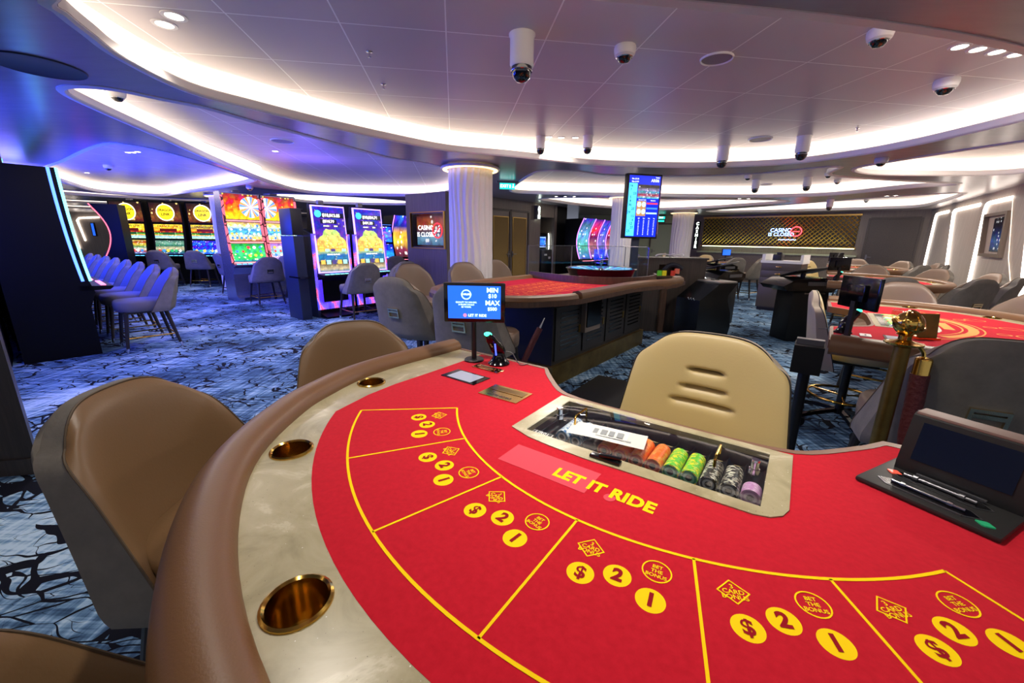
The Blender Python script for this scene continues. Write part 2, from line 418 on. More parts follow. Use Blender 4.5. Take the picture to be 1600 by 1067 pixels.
# near pier with its skirting
pc = P(64, 738, 0)
mb = MB(); d = Vector((math.cos(R(191)), math.sin(R(191)))); q = Vector((pc.x, pc.y)); mb.prism([tuple(q), tuple(q + Vector((-.42, .02)) + Vector((.02, .3))), tuple(q + d * 2 + Vector((-.3, .3))), tuple(q + d * 2)], 0, ZS)
tag(mb.build('wall_near', MATS['wood_dark']), kind='structure')
mb = MB(); slab(mb, q + d * 2, q + Vector((.012, .004)), 0, .1, -.02); tag(mb.build('baseboard_near', MATS['wood_dark']), kind='structure')

# slanted light strips in the far right wall
FRW = frame(RB, RA)    # x runs from the far corner towards the viewer
LR = (RB - RA).length
def ws(s, z): return (LR - s, z, .012)
strips = [([(5.26, .25), (5.46, 2.08), (5.44, 2.16), (5.36, 2.19), (4.28, 2.19)], 'farthest', 'short'),
          ([(2.75, .25), (3.70, 2.05), (3.74, 2.14), (3.66, 2.18), (1.94, 2.18)], 'second from the far corner', 'wide'),
          ([(1.12, .25), (1.50, 2.05), (1.47, 2.14), (1.38, 2.17), (.29, 2.17), (.23, 2.13), (-.35, 1.2), (-.95, .62)], 'one around the framed screen', 'bent'),
          ([(-1.5, .25), (-.62, 2.0), (-.7, 2.12), (-1.8, 2.12)], 'nearest', 'tall')]
for k, (pts, which, ad) in enumerate(strips):
    mb = MB(); pp = [ws(*p) for p in pts]
    main = pp if k != 2 else pp[:5]
    mb.tube(main, .034, 6, up=(0, 0, 1))
    if k == 2:
        mb.tube(pp[4:], .006, 6, m=1, up=(0, 0, 1))
    o = mb.build('light_strip', [MATS['led_strip'], MATS['led_faint']]); o.matrix_world = FRW
    tag(o, '%s slanted white light strip on the pale wall, the %s' % (ad, which), 'light', 'slanted wall light strips')
# framed screen on that wall
t = thing('wall_screen', 'dark framed screen inside a slanted strip on the pale right wall', 'screen'); t.matrix_world = FRW
fr = [(1.30, 1.96), (.13, 1.96), (-.08, 1.19), (.98, 1.20)]
mb = MB(); o1 = [(LR - a, b) for a, b in fr]
cx = sum(a for a, b in o1) / 4; cy = sum(b for a, b in o1) / 4
mb.fill([o1, [(cx + (a - cx) * .86, cy + (b - cy) * .86) for a, b in o1]], .0, .06, 0); mb.build('frame', M('taupe', (128, 112, 98), .5), t)
mb = MB(); q4 = [(LR - a, b, .02) for a, b in ((.62, 1.29), (-.02, 1.29), (.16, 1.88), (.80, 1.86))]
mb.quad(*q4); mb.build('screen', art('art_dim', [(0, (10, 20, 60)), (.3, (60, 90, 150)), (.5, (20, 40, 90)), (.75, (12, 10, 24)), (1, (8, 8, 14))], .7, .9, 9), t)
# cashier wall
FFW = frame(FA, FB)
t = thing('lattice_screen', 'gold diamond lattice screen spanning the far cashier wall', 'screen'); t.matrix_world = FFW
mb = MB(); s0, s1, z0, z1 = .53, 5.1, 1.27, 2.24; hh = z1 - z0; p = .135
k = s0 - hh
while k < s1:
    for sg in (1, -1):
        a0, b0 = (k, z0) if sg > 0 else (k, z1)
        a1, b1 = (k + hh, z1) if sg > 0 else (k + hh, z0)
        ta = max(0, (s0 - a0) / hh); tb = min(1, (s1 - a0) / hh)
        if tb > ta:
            A = Vector((a0 + hh * ta, b0 + (b1 - b0) * ta, .05)); B = Vector((a0 + hh * tb, b0 + (b1 - b0) * tb, .05 + .004 * sg))
            mb.tube([A, B], .0125, 4, up=(0, 0, 1))
    k += p
mb.build('lattice', MATS['gold'], t)
mb = MB(); mb.box(((s0 + s1) / 2, z0 - .02, .05), (s1 - s0 + .06, .05, .06)); mb.box(((s0 + s1) / 2, z1 + .02, .05), (s1 - s0 + .06, .05, .06)); mb.build('frame', MATS['gold'], t)
mb = MB(); mb.box(((s0 + s1) / 2, (z0 + z1) / 2, .006), (s1 - s0, hh, .01)); mb.build('backing', M('bronze_mirror', (30, 24, 16), .35), t)
t = thing('cashier_counter', 'pale stone cashier counter glowing under the gold lattice', 'counter'); t.matrix_world = FFW
mb = MB(); mb.box((2.85, .5, .15), (4.6, 1.0, .3)); mb.build('body', MATS['wood_wall'], t)
mb = MB(); mb.box((2.85, 1.02, .18), (4.7, .05, .42)); mb.build('worktop', M('stone_pale', (176, 180, 150), .35), t)
mb = MB(); mb.box((2.85, 1.235, .10), (4.5, .02, .04)); mb.build('light_bar', M('led_green', (225, 240, 190), .5, 0, 5), t)
t = thing('cashier_sign', 'vertical lit sign reading CASHIER beside the gold lattice', 'sign'); t.matrix_world = FFW
mb = MB(); mb.box((.30, 1.62, .02), (.2, 1.04, .03)); mb.build('backing', MATS['black_matte'], t)
mb = MB()
for i, ch in enumerate('CASHIER'): mb.text(ch, .155, T3(.30, 2.05 - i * .142, .042), 0, .03)
mb.build('lettering', M('sign_white', (235, 245, 235), .5, 0, 3.5), t)
t = thing('closed_lettering', 'small blue lettering and red ring before the lattice', 'sign'); t.matrix_world = FFW  # emissive lettering and ring repeating the CASINO IS CLOSED wall screen
mb = MB(); mb.text('CASINO', .17, T3(3.08, 1.80, .12), 0, .02); mb.text('IS CLOSED', .16, T3(3.10, 1.66, .12), 0, .02); mb.text('~~~~', .22, T3(3.3, 1.50, .12), 0, .02); mb.build('lettering', M('lettering_blue', (150, 185, 255), .5, 0, 3), t)
mb = MB(); mb.tube([(3.52 + .15 * math.cos(a * PI / 10), 1.76 + .15 * math.sin(a * PI / 10), .12) for a in range(20)], .018, 5, True, up=(0, 0, 1)); mb.box((3.52, 1.76, .12), (.2, .025, .02)); mb.build('ring', M('ring_red', (255, 70, 80), .5, 0, 3), t)
# doors
def door(n, X, x0, x1, z1, leaf, trim=None, panel=None, hs=1):
    mb = MB(); mb.box(((x0 + x1) / 2, z1 / 2, .02), (x1 - x0, z1, .04))
    d = mb.build('door_%d' % n, leaf); d.matrix_world = X; tag(d, kind='structure')
    e = MB(); th = .05
    for c, sz in (((x0 - th / 2, z1 / 2, .03), (th, z1 + th, .07)), ((x1 + th / 2, z1 / 2, .03), (th, z1 + th, .07)), (((x0 + x1) / 2, z1 + th / 2, .03), (x1 - x0, th, .07))): e.box(c, sz)
    e.build('door_frame', MATS['wood_dark'], d)
    if panel:
        e = MB(); e.box(((x0 + x1) / 2, z1 * .52, .045), (x1 - x0 - .18, z1 * .82, .012)); e.build('panel', panel, d)
        e = MB(); w2, h2 = (x1 - x0 - .18) / 2, z1 * .41; c = ((x0 + x1) / 2, z1 * .52)
        e.fill([[(c[0] - w2 - .012, c[1] - h2 - .012), (c[0] + w2 + .012, c[1] - h2 - .012), (c[0] + w2 + .012, c[1] + h2 + .012), (c[0] - w2 - .012, c[1] + h2 + .012)],
                [(c[0] - w2, c[1] - h2), (c[0] + w2, c[1] - h2), (c[0] + w2, c[1] + h2), (c[0] - w2, c[1] + h2)]], .04, .06); e.build('panel_trim', MATS['gold'], d)
    e = MB(); hx = x1 - .07 if hs > 0 else x0 + .07
    e.box((hx, 1.0, .06), (.04, .14, .02)); e.cyl((hx, 1.0, .05), (hx, 1.0, .1), .01); e.box((hx - hs * .05, 1.0, .1), (.13, .018, .018)); e.build('handle', MATS['grey_metal'], d)
    return d
FMW = frame(tuple(W0), tuple(W0 + WD))
door(1, FMW, .05, .77, 2.06, MATS['wood_wall'], None, MATS['gold_cloth'], 1)
door(2, FMW, .79, 1.51, 2.06, MATS['wood_wall'], None, MATS['gold_cloth'], -1)
door(3, FFW, 5.35, 6.45, 2.12, MATS['wood_dark'], None, None, -1)
FCW = frame((2.6, 17.0), tuple(FA))
door(4, FCW, 2.9, 3.75, 2.02, MATS['door_green'], None, None, -1)

# columns of pale rippled plaster with a lit halo at the top
def column(x, y, r, label, half=False):
    mb = MB(); rnd = [random.uniform(0, 6.28) for _ in range(8)]
    def fn(u, v):
        a = u * 2 * PI; z = v * ZS
        k = 22
        ph = .55 * math.sin(z * 3.1 + rnd[0] + math.sin(a * 3)) + .35 * math.sin(z * 5.3 + a * 2 + rnd[1])
        rr = r * (1 + .032 * math.sin(a * k + 2.4 * ph) + .008 * math.sin(a * 2 * k + rnd[2] + 3 * ph))
        return (rr * math.cos(a), rr * math.sin(a), z)
    mb.surf(fn, 160, 60, cu=True); c = mb.build('column', MATS['plaster_white'], None, (x, y, 0), sharp=80); tag(c, kind='structure')
    mb = MB(); mb.lathe([(r + .02, ZS - .055), (r + .105, ZS - .05), (r + .115, ZS - .035), (r + .105, ZS - .02), (r + .02, ZS - .018)], 48, cap0=False, cap1=False); mb.build('capital', MATS['white_lip'], c)
    mb = MB(); mb.lathe([(r + .03, ZS - .06), (r + .085, ZS - .06), (r + .085, ZS - .053), (r + .03, ZS - .053)], 48, cap0=False, cap1=False); mb.build('halo_light', M('led_halo', (255, 226, 160), .5, 0, 2.2), c)
column(-.62, 6.08, .30, ''); column(2.47, 9.6, .24, ''); column(5.75, 14.3, .33, ''); column(-7.35, 10.75, .3, '')
# ------------------------------------------------------------------ card tables
M('felt_red', (200, 27, 46), .9, spec=.08, sheen=.08, noise=(90, (184, 20, 38), .3, .7, (1, 1, 1)))
M('felt_yellow', (255, 214, 0), .75, spec=.15)
M('felt_ink', (150, 20, 34), .85, spec=.1)
g = NT('stone_ring'); tc = g.n('TexCoord').outputs['Object']
n1 = g.n('TexNoise', {'Vector': tc, 'Scale': 7.0, 'Detail': 8.0, 'Roughness': .6, 'Distortion': 1.2})
n2 = g.n('TexNoise', {'Vector': tc, 'Scale': 300.0, 'Detail': 1.0}); n3 = g.n('TexNoise', {'Vector': tc, 'Scale': 260.0, 'Detail': 0.0})
b0 = g.ramp(n1.outputs['Fac'], [(.3, (138, 130, 98)), (.48, (166, 156, 122)), (.6, (176, 166, 134)), (.66, (196, 188, 160)), (.72, (170, 160, 128))])
c1 = g.mix(g.math('GREATER_THAN', n2.outputs['Fac'], .76), b0, lin((84, 74, 54))); c2 = g.mix(g.math('GREATER_THAN', n3.outputs['Fac'], .86), c1, lin((225, 222, 210)))
g.to(c2, 'Base Color'); g.to(.28, 'Roughness')
M('rail_leather', (116, 82, 52), .42, bump=(260, .06))
M('rail_far', (98, 78, 64), .5)
M('edge_wood', (120, 84, 64), .4)
M('screen_black', (8, 9, 12), .08)

ZT = .88
TL = Vector((.525, 1.2036)); TA = R(-35.3)          # circle centre, turn of the let-it-ride table
def half(l): return l + [(-x, y) for x, y in reversed(l)]
RAILIN = half([(-.972, .058), (-.98, -.118), (-.99, -.30), (-.973, -.47), (-.925, -.611), (-.86, -.740), (-.70, -.93), (-.5, -1.054), (-.26, -1.137), (0, -1.1666)][:-1] + [(0, -1.1666)])
RAILIN = RAILIN[:9] + [(0, -1.1666)] + [(-x, y) for x, y in reversed(RAILIN[:9])]
RAILS = spline(RAILIN, 5, False)
BACK = [(.509, .038), (.475, -.002), (.442, -.04), (.41, -.075), (.383, -.104), (.35, -.134), (.319, -.152), (.259, -.166), (.18, -.172), (0, -.172)]
BACK = BACK + [(-x, y) for x, y in reversed(BACK[:-1])]
def circ(r, a0, a1, n): return [(r * math.sin(R(a0 + (a1 - a0) * i / n)), -r * math.cos(R(a0 + (a1 - a0) * i / n))) for i in range(n + 1)]
FELT = [(-.838, .05), (-.836, -.25), (-.838, -.43), (-.826, -.55)] + circ(1.0468, -49, 49, 40) + [(.826, -.55), (.838, -.43), (.836, -.25), (.838, .05)]
def ringl(cx, cy, r, n=28): return [(cx + r * math.cos(2 * PI * i / n), cy + r * math.sin(2 * PI * i / n)) for i in range(n)]
TRAYFRAME = [(-.317, -.172), (-.317, -.456)] + [(-.246, -.479), (-.18, -.486), (-.084, -.490), (0, -.486), (.103, -.482), (.2, -.482), (.262, -.480), (.289, -.471), (.308, -.452), (.317, -.425), (.317, -.172)]
HOLE = [(-.274, -.202), (-.274, -.446), (.271, -.446), (.271, -.202)]
CUPS = [(-.914, -.474), (-.668, -.876), (-.240, -1.083), (.240, -1.083), (.668, -.876), (.914, -.474)]

def ribbon(mb, pts, w, z, m=0, h=.0006, closed=False):
    mb.sweep([(x, y, z) for x, y in pts], [(-w / 2, 0), (w / 2, 0), (w / 2, h), (-w / 2, h)], closed, m)
def card_table(label, loc, rz, lid=False, marks='ride', detail=True, group=None):
    t = thing('card_table', label, 'table', (*loc, 0), rz, group)
    slabl = RAILS + BACK
    hole = [HOLE]
    mb = MB(); mb.fill([[(x * 1.06, y * 1.05 if y < 0 else y) for x, y in RAILS] + BACK, HOLE] + [ringl(x, y, .043) for x, y in CUPS], ZT - .05, ZT - .012); mb.build('tabletop', MATS['wood_dark'], t)
    mb = MB(); mb.fill([RAILS + [(.838, .05)] + FELT[::-1][1:-1] + [(-.838, .05)]] + [ringl(x, y, .043) for x, y in CUPS], ZT - .012, ZT); mb.build('stone_ring', MATS['stone_ring'], t)
    mb = MB(); mb.fill([FELT + BACK, TRAYFRAME[::-1]] if True else [FELT], ZT - .012, ZT + .0005); mb.build('felt', MATS['felt_red'], t)
    mb = MB(); mb.fill([TRAYFRAME, HOLE], ZT - .012, ZT + .003); mb.build('tray_surround', MATS['stone_ring'], t)
    # padded rail
    pr = [(0, .0), (.003, .018), (.018, .034), (.048, .041), (.078, .034), (.098, .014), (.105, -.01), (.1, -.045), (.085, -.06), (.05, -.065), (0, -.055)]
    mb = MB(); mb.sweep([(x, y, ZT) for x, y in RAILS], pr, False); mb.build('padded_rail', MATS['rail_leather'], t)
    mb = MB(); e = [(-.972, .052)] + [(-.509, .045)] + [(-x, y) for x, y in BACK[1:-1]] + [(.509, .045), (.972, .052)]
    mb.sweep([(x, y, ZT) for x, y in e], [(-.012, .002), (-.012, -.045), (.006, -.045), (.006, .002)]); mb.build('edge_trim', MATS['edge_wood'], t)
    # cup holders
    for x, y in CUPS:
        mb = MB(); mb.lathe([(.0005, -.075), (.034, -.075), (.0385, -.07), (.0405, -.02), (.0405, .002), (.044, .0055), (.048, .003), (.0485, -.001)], 32, cap0=False, cap1=False)
        mb.build('cup_holder', MATS['brass'], t, (x, y, ZT))
    # pedestal
    mb = MB(); mb.prism([(-.55, -.50), (-.5, -.72), (-.25, -.9), (.25, -.9), (.5, -.72), (.55, -.50)], .06, ZT - .05); mb.build('pedestal', MATS['black_matte'], t)
    mb = MB(); mb.prism([(-.6, -.47), (-.55, -.76), (-.28, -.95), (.28, -.95), (.55, -.76), (.6, -.47)], 0, .06); mb.build('plinth', MATS['brass_dull'], t)
    # markings
    z = ZT + .0007
    if marks == 'ride':
        mb = MB()
        ribbon(mb, circ(.974, -49.1, 49.1, 60), .0055, z); ribbon(mb, circ(.692, -49.1, 49.1, 50), .0055, z)
        for k in range(7):
            a = R(-49.1 + k * 16.366); ribbon(mb, [(.692 * math.sin(a), -.692 * math.cos(a)), (.974 * math.sin(a), -.974 * math.cos(a))], .0045, z)
        mb.text('LET IT RIDE', .047, T3(-.003, -.577, z + .0006), 0, .045, 'CENTER', 1.04, .88)
        for k in range(6):
            mid = R(-49.1 + (k + .5) * 16.366)
            def loc_(da, r): a = mid + R(da); return T3(r * math.sin(a), -r * math.cos(a), z, mid)
            for da, r, ch in ((-4.0, .801, '$'), (-.28, .7775, '2'), (3.48, .801, '1')):
                mb.add([(.0213 * math.cos(i * PI / 16), .0213 * math.sin(i * PI / 16), 0) for i in range(32)], [tuple(range(32))], 0, loc_(da, r))
                mb.text(ch, .033, loc_(da, r) @ T3(0, 0, .0006), 1, .022 if ch == '$' else .045)
            X = loc_(3.8, .7425); ribbon_pts = [(X @ Vector((.0215 * math.cos(i * PI / 14), .0215 * math.sin(i * PI / 14), 0))).to_2d() for i in range(28)]
            ribbon(mb, ribbon_pts, .0022, z, closed=True)
            for j, s in enumerate(('BET', 'THE', 'BONUS')): mb.text(s, .0096, X @ T3(0, .0092 - j * .0095, .0005), 0, .02)
            X = loc_(-4.35, .743); ribbon(mb, [(X @ Vector(q)).to_2d() for q in ((.0, .021, 0), (-.022, 0, 0), (0, -.021, 0), (.022, 0, 0))], .002, z, closed=True)
            for j, s in enumerate(('3', 'CARD', 'BONUS')): mb.text(s, .0112, X @ T3(0, .0092 - j * .0095, .0005), 0, .02)
        mb.build('felt_markings', [MATS['felt_yellow'], MATS['felt_ink']], t)
    else:
        mb = MB()
        ribbon(mb, circ(.692, -52, 52, 40), .008, z); ribbon(mb, circ(.60, -52, 52, 40), .008, z)
        for a in (-52, -25, 0, 25, 52): ribbon(mb, [(.60 * math.sin(R(a)), -.60 * math.cos(R(a))), (.692 * math.sin(R(a)), -.692 * math.cos(R(a)))], .006, z)
        ribbon(mb, circ(.646, -45, 45, 30), .045, z); ribbon(mb, [(-.14, -.53), (.14, -.53)], .05, z)
        for k in range(6):
            a = R(-50 + k * 20)
            for r, q in ((.86, .05), (.765, .028)): ribbon(mb, [(r * math.sin(a) + q * math.cos(i * PI / 12), -r * math.cos(a) + q * math.sin(i * PI / 12)) for i in range(24)], .007, z, closed=True)
        mb.build('felt_markings', M('felt_gold', (226, 160, 92), .8, spec=.1), t)
    return t
table = card_table('red felt card table reading LET IT RIDE, the one filling the foreground', TL, TA)
def on(x, y, z=0, tb=None):
    c, a = (TL, TA) if tb is None else tb
    return (c[0] + x * math.cos(a) - y * math.sin(a), c[1] + x * math.sin(a) + y * math.cos(a), z)

# fittings let into the felt, parts of the table
mb = MB(); mb.box((0, 0, 0), (.165, .092, .003), 0); mb.box((.0, .0, .0018), (.118, .076, .001), 1); mb.build('card_window', [MATS['black_gloss'], M('window_glow', (168, 176, 196), .15)], table, (-.693, -.226, ZT + .0015), R(-2))
mb = MB(); mb.box((0, 0, 0), (.135, .046, .004), 0, b=.002); mb.box((-.01, .004, .0025), (.085, .022, .002), 0); mb.box((-.005, .004, .004), (.07, .005, .001), 1)
for x in (-.058, .058): mb.cyl((x, -.012, .002), (x, -.012, .004), .003, seg=8)
mb.build('slot_plate', [M('copper', (214, 150, 96), .2, 1.0), MATS['black']], table, (-.688, -.099, ZT + .002), R(-2))
mb = MB(); mb.box((0, 0, 0), (.152, .10, .003), 0); mb.box((0, .022, .0018), (.13, .03, .0014), 1); mb.box((0, .004, .002), (.13, .004, .002), 0)
mb.text('DROP SLOT', .017, T3(0, -.032, .0019, PI), 2, .02); mb.build('drop_slot_plate', [M('plate_gold', (196, 156, 84), .22, 1.0), M('plate_dark', (140, 108, 52), .3, 1.0), MATS['black']], table, (-.475, -.272, ZT + .002), R(1))
# pale rectangle and dot on the felt
mb = MB(); mb.box((-.136, -.568, ZT + .0009), (.221, .086, .0006)); mb.build('felt_patch', M('felt_pale', (222, 78, 92), .85, spec=.1), table)
mb = MB(); mb.lathe([(.0002, 0), (.012, 0), (.012, .0006), (.0002, .0006)], 20, X=T3(.022, -.594, ZT + .0006)); mb.build('felt_patch', MATS['felt_pale'], table)

# chip tray, chips, lid
tray = thing('chip_tray', 'black ribbed chip tray sunk into the foreground table', 'tray', on(0, 0, 0), TA)
mb = MB(); x0 = -.2715
pf = [(-.272, -.062)]
for k in range(13):
    cxk = -.2475 + .0415 * k
    for i in range(9): a = PI + PI * i / 8; pf.append((cxk + .0202 * math.cos(a), -.030 + .0202 * math.sin(a)))
pf += [(.270, -.030), (.270, -.062)]
pf[0] = (-.272, -.062); pf.insert(1, (-.272, -.030))
mb.prism(pf, .206, .405, 0, T3(0, 0, ZT) @ Matrix(((1, 0, 0, 0), (0, 0, -1, 0), (0, 1, 0, 0), (0, 0, 0, 1))))
mb.box((0, -.4255, ZT - .056), (.542, .039, .012)); mb.build('insert', M('tray_black', (26, 26, 30), .35), tray)
mb = MB(); mb.box((0, 0, 0), (.058, .021, .001), 1); mb.box((0, 0, .0006), (.055, .018, .001), 0); mb.text('LIR01', .018, T3(0, 0, .0014, 0), 1, .02); mb.build('name_plate', [MATS['black'], MATS['white_plastic']], tray, (-.233, -.434, ZT - .003), R(0))

CH = {'white': ((226, 232, 238), (60, 120, 180)), 'orange': ((255, 112, 24), (255, 165, 70)), 'green': ((110, 215, 60), (255, 238, 40)), 'black': ((40, 36, 32), (232, 226, 205)), 'pink': ((214, 150, 206), (238, 200, 232))}
FACE = {'white': ((120, 170, 205), (235, 240, 245), (70, 75, 85)), 'orange': ((225, 70, 50), (240, 130, 100), (60, 30, 30)), 'green': ((30, 140, 100), (120, 200, 170), (20, 50, 40)), 'black': ((60, 60, 62), (180, 185, 190), (24, 24, 26)), 'pink': ((196, 140, 200), (226, 190, 226), (110, 90, 115))}
CM = {}
for cn, (a, b) in CH.items():
    mats = [M('chip_%s_a' % cn, a, .4), M('chip_%s_b' % cn, b, .4)] + [M('chip_%s_f%d' % (cn, i), c, .35) for i, c in enumerate(FACE[cn])]
    mb = MB(); seg = 24; r, h = .0195, .0033
    for i in range(seg):
        a0, a1 = 2 * PI * i / seg, 2 * PI * (i + 1) / seg; c0, s0, c1, s1 = math.cos(a0), math.sin(a0), math.cos(a1), math.sin(a1)
        bk = .0002
        mb.add([(r * c0, r * s0, -h / 2 + bk), (r * c1, r * s1, -h / 2 + bk), (r * c1, r * s1, h / 2 - bk), (r * c0, r * s0, h / 2 - bk)], [(0, 1, 2, 3)], (i // 2 + (i // 6)) % 2)
        for z in (-h / 2 + bk, h / 2 - bk):
            zs = [z, z * 1.12, z * 1.12, z * 1.12, z * 1.12]; rr = [.0195, .0165, .0125, .0075, 0]; mm = [(i // 3) % 2 if i % 3 else 3, 2, 3, 4]
            for q in range(4): mb.add([(rr[q] * c0, rr[q] * s0, zs[q]), (rr[q] * c1, rr[q] * s1, zs[q]), (rr[q + 1] * c1, rr[q + 1] * s1, zs[q + 1]), (rr[q + 1] * c0, rr[q + 1] * s0, zs[q + 1])], [(0, 1, 2, 3)], mm[q])
    CM[cn] = (mb, mats)
protos = {}
tubes = [(1, 'white', 30, 'blue and white chip in the first filled tube by the name plate'), (2, 'white', 28, 'blue and white chip in the tube under the folded slip end'),
         (4, 'orange', 28, 'orange chip in the orange row nearest the grey empty tube'), (5, 'orange', 28, 'orange chip in the second orange row under the slip'),
         (6, 'orange', 29, 'orange chip in the third orange row, half under the slip'), (7, 'orange', 28, 'orange chip in the orange row beside the green chips'),
         (8, 'green', 29, 'yellow and green chip in the row next to the orange ones'), (9, 'green', 29, 'yellow and green chip in the row next to the black ones'),
         (10, 'black', 27, 'black and cream chip in the row under the brass handle'), (11, 'black', 27, 'black and cream chip in the row next to the pink chips'), (12, 'pink', 11, 'pink chip in the last tube by the lock')]
for k, cn, n, lab in tubes:
    y0 = -.372
    for i in range(n):
        if cn not in protos:
            o = CM[cn][0].build('poker_chip', CM[cn][1]); protos[cn] = o
        else: o = protos[cn].copy(); COL.objects.link(o)
        p = on(-.2475 + .0415 * k, y0 + (i + .5) * .00335, ZT - .030)
        o.matrix_world = Matrix.Translation(p) @ Matrix.Rotation(TA, 4, 'Z') @ Matrix.Rotation(PI / 2, 4, 'X') @ Matrix.Rotation(random.uniform(0, 6.28), 4, 'Z')
        tag(o, lab, 'chip', 'chips of tray tube: ' + lab)
mb = MB(); mb.lathe([(.0003, 0), (.0175, 0), (.0175, .05), (.0003, .05)], 20); o = mb.build('tube_spacer', M('spacer_grey', (110, 108, 114), .4), None)
o.matrix_world = Matrix.Translation(on(-.123, -.375, ZT - .031)) @ Matrix.Rotation(TA, 4, 'Z') @ Matrix.Rotation(-PI / 2, 4, 'X'); tag(o, 'grey round spacer filling the tube between white and orange chips', 'spacer')
lid = thing('tray_lid', 'clear acrylic lid with brass handles locked over the chip tray', 'lid', on(0, 0, 0), TA)
mb = MB(); mb.box((-.0015, -.324, ZT + .0055), (.545, .244, .004), b=.001); mb.build('pane', MATS['glass'], lid)
for x in (-.178, .172):
    mb = MB(); y0, y1 = (-.352, -.280)
    mb.tube(spline([(x, y0, ZT + .007), (x, y0, ZT + .024), (x, y0 + .003, ZT + .030), (x, y0 + .01, ZT + .032), (x, y1 - .01, ZT + .032), (x, y1 - .003, ZT + .030), (x, y1, ZT + .024), (x, y1, ZT + .007)], 3, False), .0032, 8, up=(1, 0, 0))
    mb.build('handle', MATS['brass'], lid)
for x, y in ((-.244, -.318), (.247, -.305)):
    mb = MB(); mb.lathe([(.0003, -.012), (.011, -.012), (.011, 0), (.0085, .001), (.0085, .016), (.0095, .018), (.0085, .022), (.0003, .022)], 18, X=T3(x, y, ZT + .0075)); mb.build('lock', MATS['chrome'], lid)
mb = MB(); mb.box((-.04, -.468, ZT + .007), (.074, .020, .006), 0, b=.002); mb.box((-.03, -.466, ZT + .013), (.05, .012, .008), 0, R(12), b=.002); mb.build('latch', MATS['black_gloss'], lid)
slip = thing('paper_slip', 'white paper slip with grey print lying on the tray lid', 'paper', on(-.085, -.352, ZT + .0083), TA + R(10))
mb = MB(); mb.surf(lambda u, v: ((u - .5) * .198, (v - .5) * .078, .0012 * math.sin(u * 5)), 14, 4); mb.build('sheet', M('paper', (214, 214, 208), .7), slip)
mb = MB()
for i, (x, wd) in enumerate(((-.03, .012), (-.008, .016), (.012, .014), (.034, .016))): mb.box((x, .004, .0016), (wd, .028, .0004))
mb.box((.02, -.02, .0016), (.09, .003, .0004)); mb.build('print', M('print_grey', (140, 144, 146), .8), slip)

# limit display
ds = thing('limit_display', 'small blue screen on a black pole reading MIN $10 MAX $500', 'screen', on(-.807, -.044, ZT), 0)
mb = MB(); mb.lathe([(.0003, 0), (.041, 0), (.041, .006), (.037, .010), (.0003, .010)], 32); mb.build('base', MATS['black'], ds)
mb = MB(); mb.cyl((0, 0, .009), (0, 0, .25), .0105, seg=20); mb.build('pole', MATS['black'], ds)
DX = T3(.006, -.022, .250, R(-2)) @ Matrix.Rotation(R(90), 4, 'X')
mb = MB(); mb.box((0, 0, 0), (.247, .160, .018), 0, X=DX, b=.006); mb.build('housing', MATS['black_gloss'], ds)
mb = MB(); X = DX @ T3(.0, .002, .0096); mb.quad((-.106, -.066, 0), (.106, -.066, 0), (.106, .066, 0), (-.106, .066, 0), 0, X); scr = mb.build('screen', M('screen_blue', (30, 96, 232), .2, 0, 1.15), ds)
mb = MB()
for s, x, y, sz, b in (('MIN', .073, .049, .026, .02), ('$10', .073, .026, .022, .02), ('MAX', .073, -.002, .027, .02), ('$500', .072, -.026, .0185, .02), ('LET IT RIDE', .012, -.053, .0145, .03), ('QUALIFY TO WIN BIG.', -.032, .0, .0085, .02), ('$100,000 COULD', -.032, -.0095, .0085, .02), ('BE YOURS.', -.032, -.019, .0085, .02), ('$100,000', -.032, .032, .011, .03)):
    mb.text(s, sz, X @ T3(x, y, .0006), 0, b, 'CENTER')
for r in (.0195, .0165): mb.tube([(X @ Vector((-.032 + r * math.cos(i * PI / 16), .031 + r * math.sin(i * PI / 16), .0005))) for i in range(32)], .0006, 4, True, up=(0, 1, 0))
mb.build('lettering', M('screen_white', (205, 250, 230), .3, 0, 1.6), scr)
mb = MB(); mb.add([(X @ Vector((-.038 + .0075 * math.cos(i * PI / 8), -.0525 + .0075 * math.sin(i * PI / 8), .0005))) for i in range(16)], [tuple(range(16))]); mb.build('emblem', M('screen_rose', (210, 130, 170), .3, 0, 1), scr)

# hand scanner on its stand
def scanner(loc, rz, label):
    t = thing('scanner', label, 'scanner', loc, rz)
    mb = MB(); mb.lathe([(.0003, 0), (.044, 0), (.045, .006), (.036, .014), (.026, .03), (.022, .05), (.0003, .052)], 24); mb.build('stand', MATS['black_gloss'], t)
    mb = MB()
    def fn(u, v):
        a = u * 2 * PI; w = [.008, .027, .03, .027, .023, .022, .012][min(6, int(round(v * 6)))]; d = [.008, .024, .028, .028, .024, .022, .012][min(6, int(round(v * 6)))]
        return (w * math.cos(a), d * math.sin(a) * .8, (v - .5) * .135)
    mb.surf(fn, 20, 7, X=T3(-.008, -.02, .083, 0, R(38), R(-14)), cu=True); mb.build('body', MATS['black_gloss'], t, sharp=60)
    mb = MB(); mb.ball((0, 0, 0), .018, X=T3(-.022, -.054, .134, 0, R(38)) @ Matrix.Diagonal((1, .55, .5, 1))); mb.build('lamp', M('led_teal', (70, 240, 180), .3, 0, 2.2), t)
    mb = MB(); mb.box((.012, -.037, .085), (.005, .004, .05), X=T3(rx=R(12))); mb.build('side_light', M('led_blue', (70, 90, 255), .3, 0, 2), t)
    mb = MB(); mb.tube(spline([(.02, .02, .05), (.045, .03, .045), (.075, .022, .012), (.095, .02, .004), (.11, .05, .003)], 5, False), .0022, 6); mb.build('cord', MATS['grey_metal'], t)
    return t
scanner(on(-.695, -.018, ZT), R(-25), 'black scanner with green glowing head beside the blue limit display')

